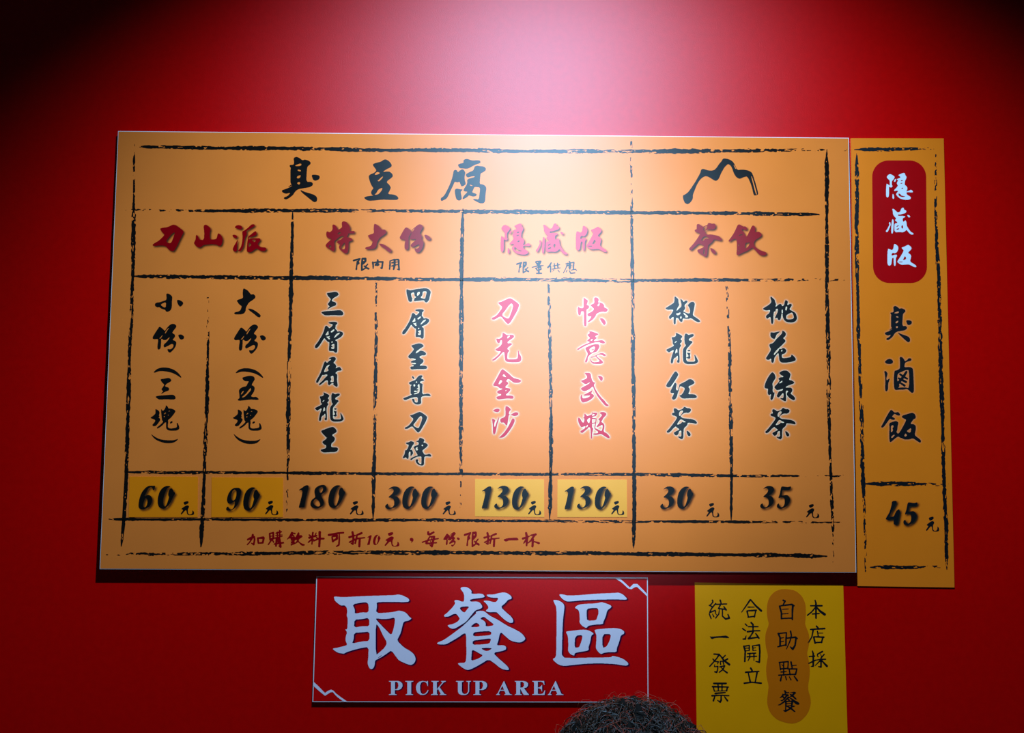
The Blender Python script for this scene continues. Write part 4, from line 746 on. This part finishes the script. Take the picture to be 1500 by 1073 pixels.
# skull with face (towards the wall), ears, nose; same mesh as the body
def skull():
    V, Fs = [], []
    nu, nv = 32, 24
    for j in range(nv+1):
        th = math.pi*j/nv
        for i in range(nu):
            ph = 2*math.pi*i/nu
            x, y, z = math.sin(th)*math.cos(ph), math.sin(th)*math.sin(ph), math.cos(th)
            X, Y, Z = x*.076, y*.096, z*.118
            if z < 0: X *= 1-.28*(-z)**1.5; Y = Y*(1-.12*(-z)) + (.012*(-z) if y > 0 else .018*(-z))
            f = max(0, y)
            nose = math.exp(-(x/.13)**2-((z+.18)/.16)**2)*(f > .3); Y += .024*nose
            eye = (math.exp(-((x-.36)/.15)**2-((z-.02)/.10)**2)+math.exp(-((x+.36)/.15)**2-((z-.02)/.10)**2))*f; Y -= .008*eye
            Y += .006*math.exp(-(x/.25)**2-((z+.50)/.07)**2)*f
            ear = math.exp(-((y-.0)/.14)**2-((z+.08)/.22)**2)*(abs(x) > .8); X += .016*ear*(1 if x > 0 else -1)
            V.append(Vector((X, Y, Z)))
    for j in range(nv):
        for i in range(nu):
            a = j*nu+i; b_ = j*nu+(i+1) % nu; Fs.append((a, a+nu, b_+nu, b_))
    return V, Fs
SV, SF = skull()
off = Vector((PX, PY, 0)); o0 = len(BV)
allv = [off+v for v in BV]+[hc+v for v in SV]
body = mesh_obj('body', allv, BF+[tuple(i+o0 for i in f) for f in SF], M['skin'], RP, RP, smooth=True)
rm = body.modifiers.new('r', 'REMESH'); rm.mode = 'VOXEL'; rm.voxel_size = 0.007; rm.use_smooth_shade = True
# clothes: same skeleton, a little fuller
def grow(ch, k, add): return [(x, y, z, r*k+add) for x, y, z, r in ch]
sh = [grow([B(0, 0, .88, .13), B(0, .01, 1.08, .12), B(0, .0, 1.24, .13), B(0, -.01, 1.36, .10), B(0, -.01, 1.405, .062)], 1.04, .012)]
for s in (-1, 1):
    sh.append(grow([B(0, -.01, 1.36, .10), B(s*.15, -.01, 1.35, .067), B(s*.20, -.01, 1.30, .056), B(s*.228, -.025, 1.13, .052)], 1.04, .012))
SHV, SHF = skin_mesh(sh)
mesh_obj('shirt', [off+v for v in SHV], SHF, M['shirt'], RP, RP, smooth=True)
tr = []
for s in (-1, 1):
    tr.append(grow([B(0, 0, .95, .122), B(s*.09, 0, .86, .088), B(s*.10, .01, .48, .064), B(s*.105, -.01, .09, .055)], 1.04, .010))
TV, TF = skin_mesh(tr)
mesh_obj('trousers', [off+v for v in TV], TF, M['trousers'], RP, RP, smooth=True)
for s in (-1, 1):
    FV, FF = skin_mesh([[B(s*.105, -.035, .045, .044), B(s*.106, .04, .045, .046), B(s*.11, .12, .036, .040), B(s*.112, .165, .03, .028)]])
    mesh_obj('shoe', [off+Vector((v.x, v.y, max(v.z, 0.002))) for v in FV], FF, M['shoe'], RP, RP, smooth=True)
# hair: dark mass over the skull and curly strands
rnd = random.Random(5)
def bumpy(p, t):
    return math.sin(p.x*61+t)*math.sin(p.y*53+1.3*t)*math.sin(p.z*47+.7*t)
HV, HF = [], []
nu, nv = 64, 40
HA, HB, HC = .110, .120, .128
for j in range(nv+1):
    th = math.pi*.66*j/nv
    for i in range(nu):
        ph = 2*math.pi*i/nu
        n = Vector((math.sin(th)*math.cos(ph), math.sin(th)*math.sin(ph), math.cos(th)))
        r = 1+.07*bumpy(n*.35, 1)+.05*bumpy(n*.9, 4)+.035*math.sin(n.x*9+1.5)*max(0, n.z)
        front = max(0, n.y-.2)*max(0, .45-n.z)
        HV.append(hc+Vector((n.x*HA*r, n.y*HB*r*(1-.5*front), n.z*HC*r+.004)))
for j in range(nv):
    for i in range(nu):
        a = j*nu+i; b_ = j*nu+(i+1) % nu; HF.append((a, a+nu, b_+nu, b_))
hair = mesh_obj('hair', HV, HF, M['scalp'], RP, RP, smooth=True)
def strands(name, count, material, seed, lift, rad, curl, zmin=-.15, label=None):
    rr = random.Random(seed); V, Fs = [], []
    for _ in range(count):
        while True:
            n = Vector((rr.gauss(0, 1), rr.gauss(0, 1), rr.gauss(0, 1))).normalized()
            if n.z > zmin and not (n.y > .45 and n.z < .35): break
        p = hc+Vector((n.x*HA, n.y*HB, n.z*HC))*(1.0+rr.uniform(-.02, .02))
        t = n.cross(Vector((rr.gauss(0, 1), rr.gauss(0, 1), rr.gauss(0, 1)))).normalized()
        b2 = n.cross(t)
        L = rr.uniform(.025, .055); cr = rr.uniform(.3, 1)*curl; turns = rr.uniform(.6, 1.6); ph0 = rr.uniform(0, 6.28)
        hgt = rr.uniform(.2, 1)*lift; N = 9; base = len(V)
        pts = []
        for k in range(N+1):
            s_ = k/N
            c = p+t*(L*s_)+n*(hgt*math.sin(math.pi*min(1, s_*.9)))+b2*(cr*math.sin(ph0+turns*6.28*s_))+n*(cr*.6*math.cos(ph0+turns*6.28*s_))-n*(.5*L*L*s_*s_/.11)
            pts.append(c)
        for k, c in enumerate(pts):
            dr = (pts[min(k+1, N)]-pts[max(k-1, 0)]).normalized()
            e1 = dr.cross(n); e1 = e1.normalized() if e1.length > 1e-6 else b2
            e2 = dr.cross(e1)
            r_ = rad*(1-.75*(k/N)**2)
            for q_ in range(3):
                a = 2.0944*q_; V.append(c+e1*(r_*math.cos(a))+e2*(r_*math.sin(a)))
        for k in range(N):
            for q_ in range(3):
                a = base+3*k+q_; b_ = base+3*k+(q_+1) % 3; Fs.append((a, b_, b_+3, a+3))
    o = mesh_obj(name, V, Fs, material, hair, RP, label, smooth=True); o['kind'] = 'stuff'
    return o
strands('curly_strands', 5200, M['hair'], 3, .012, .00065, .009)
strands('loose_hair', 900, M['hair_tip'], 9, .020, .00024, .010, .0, 'fine reddish flyaway hair')
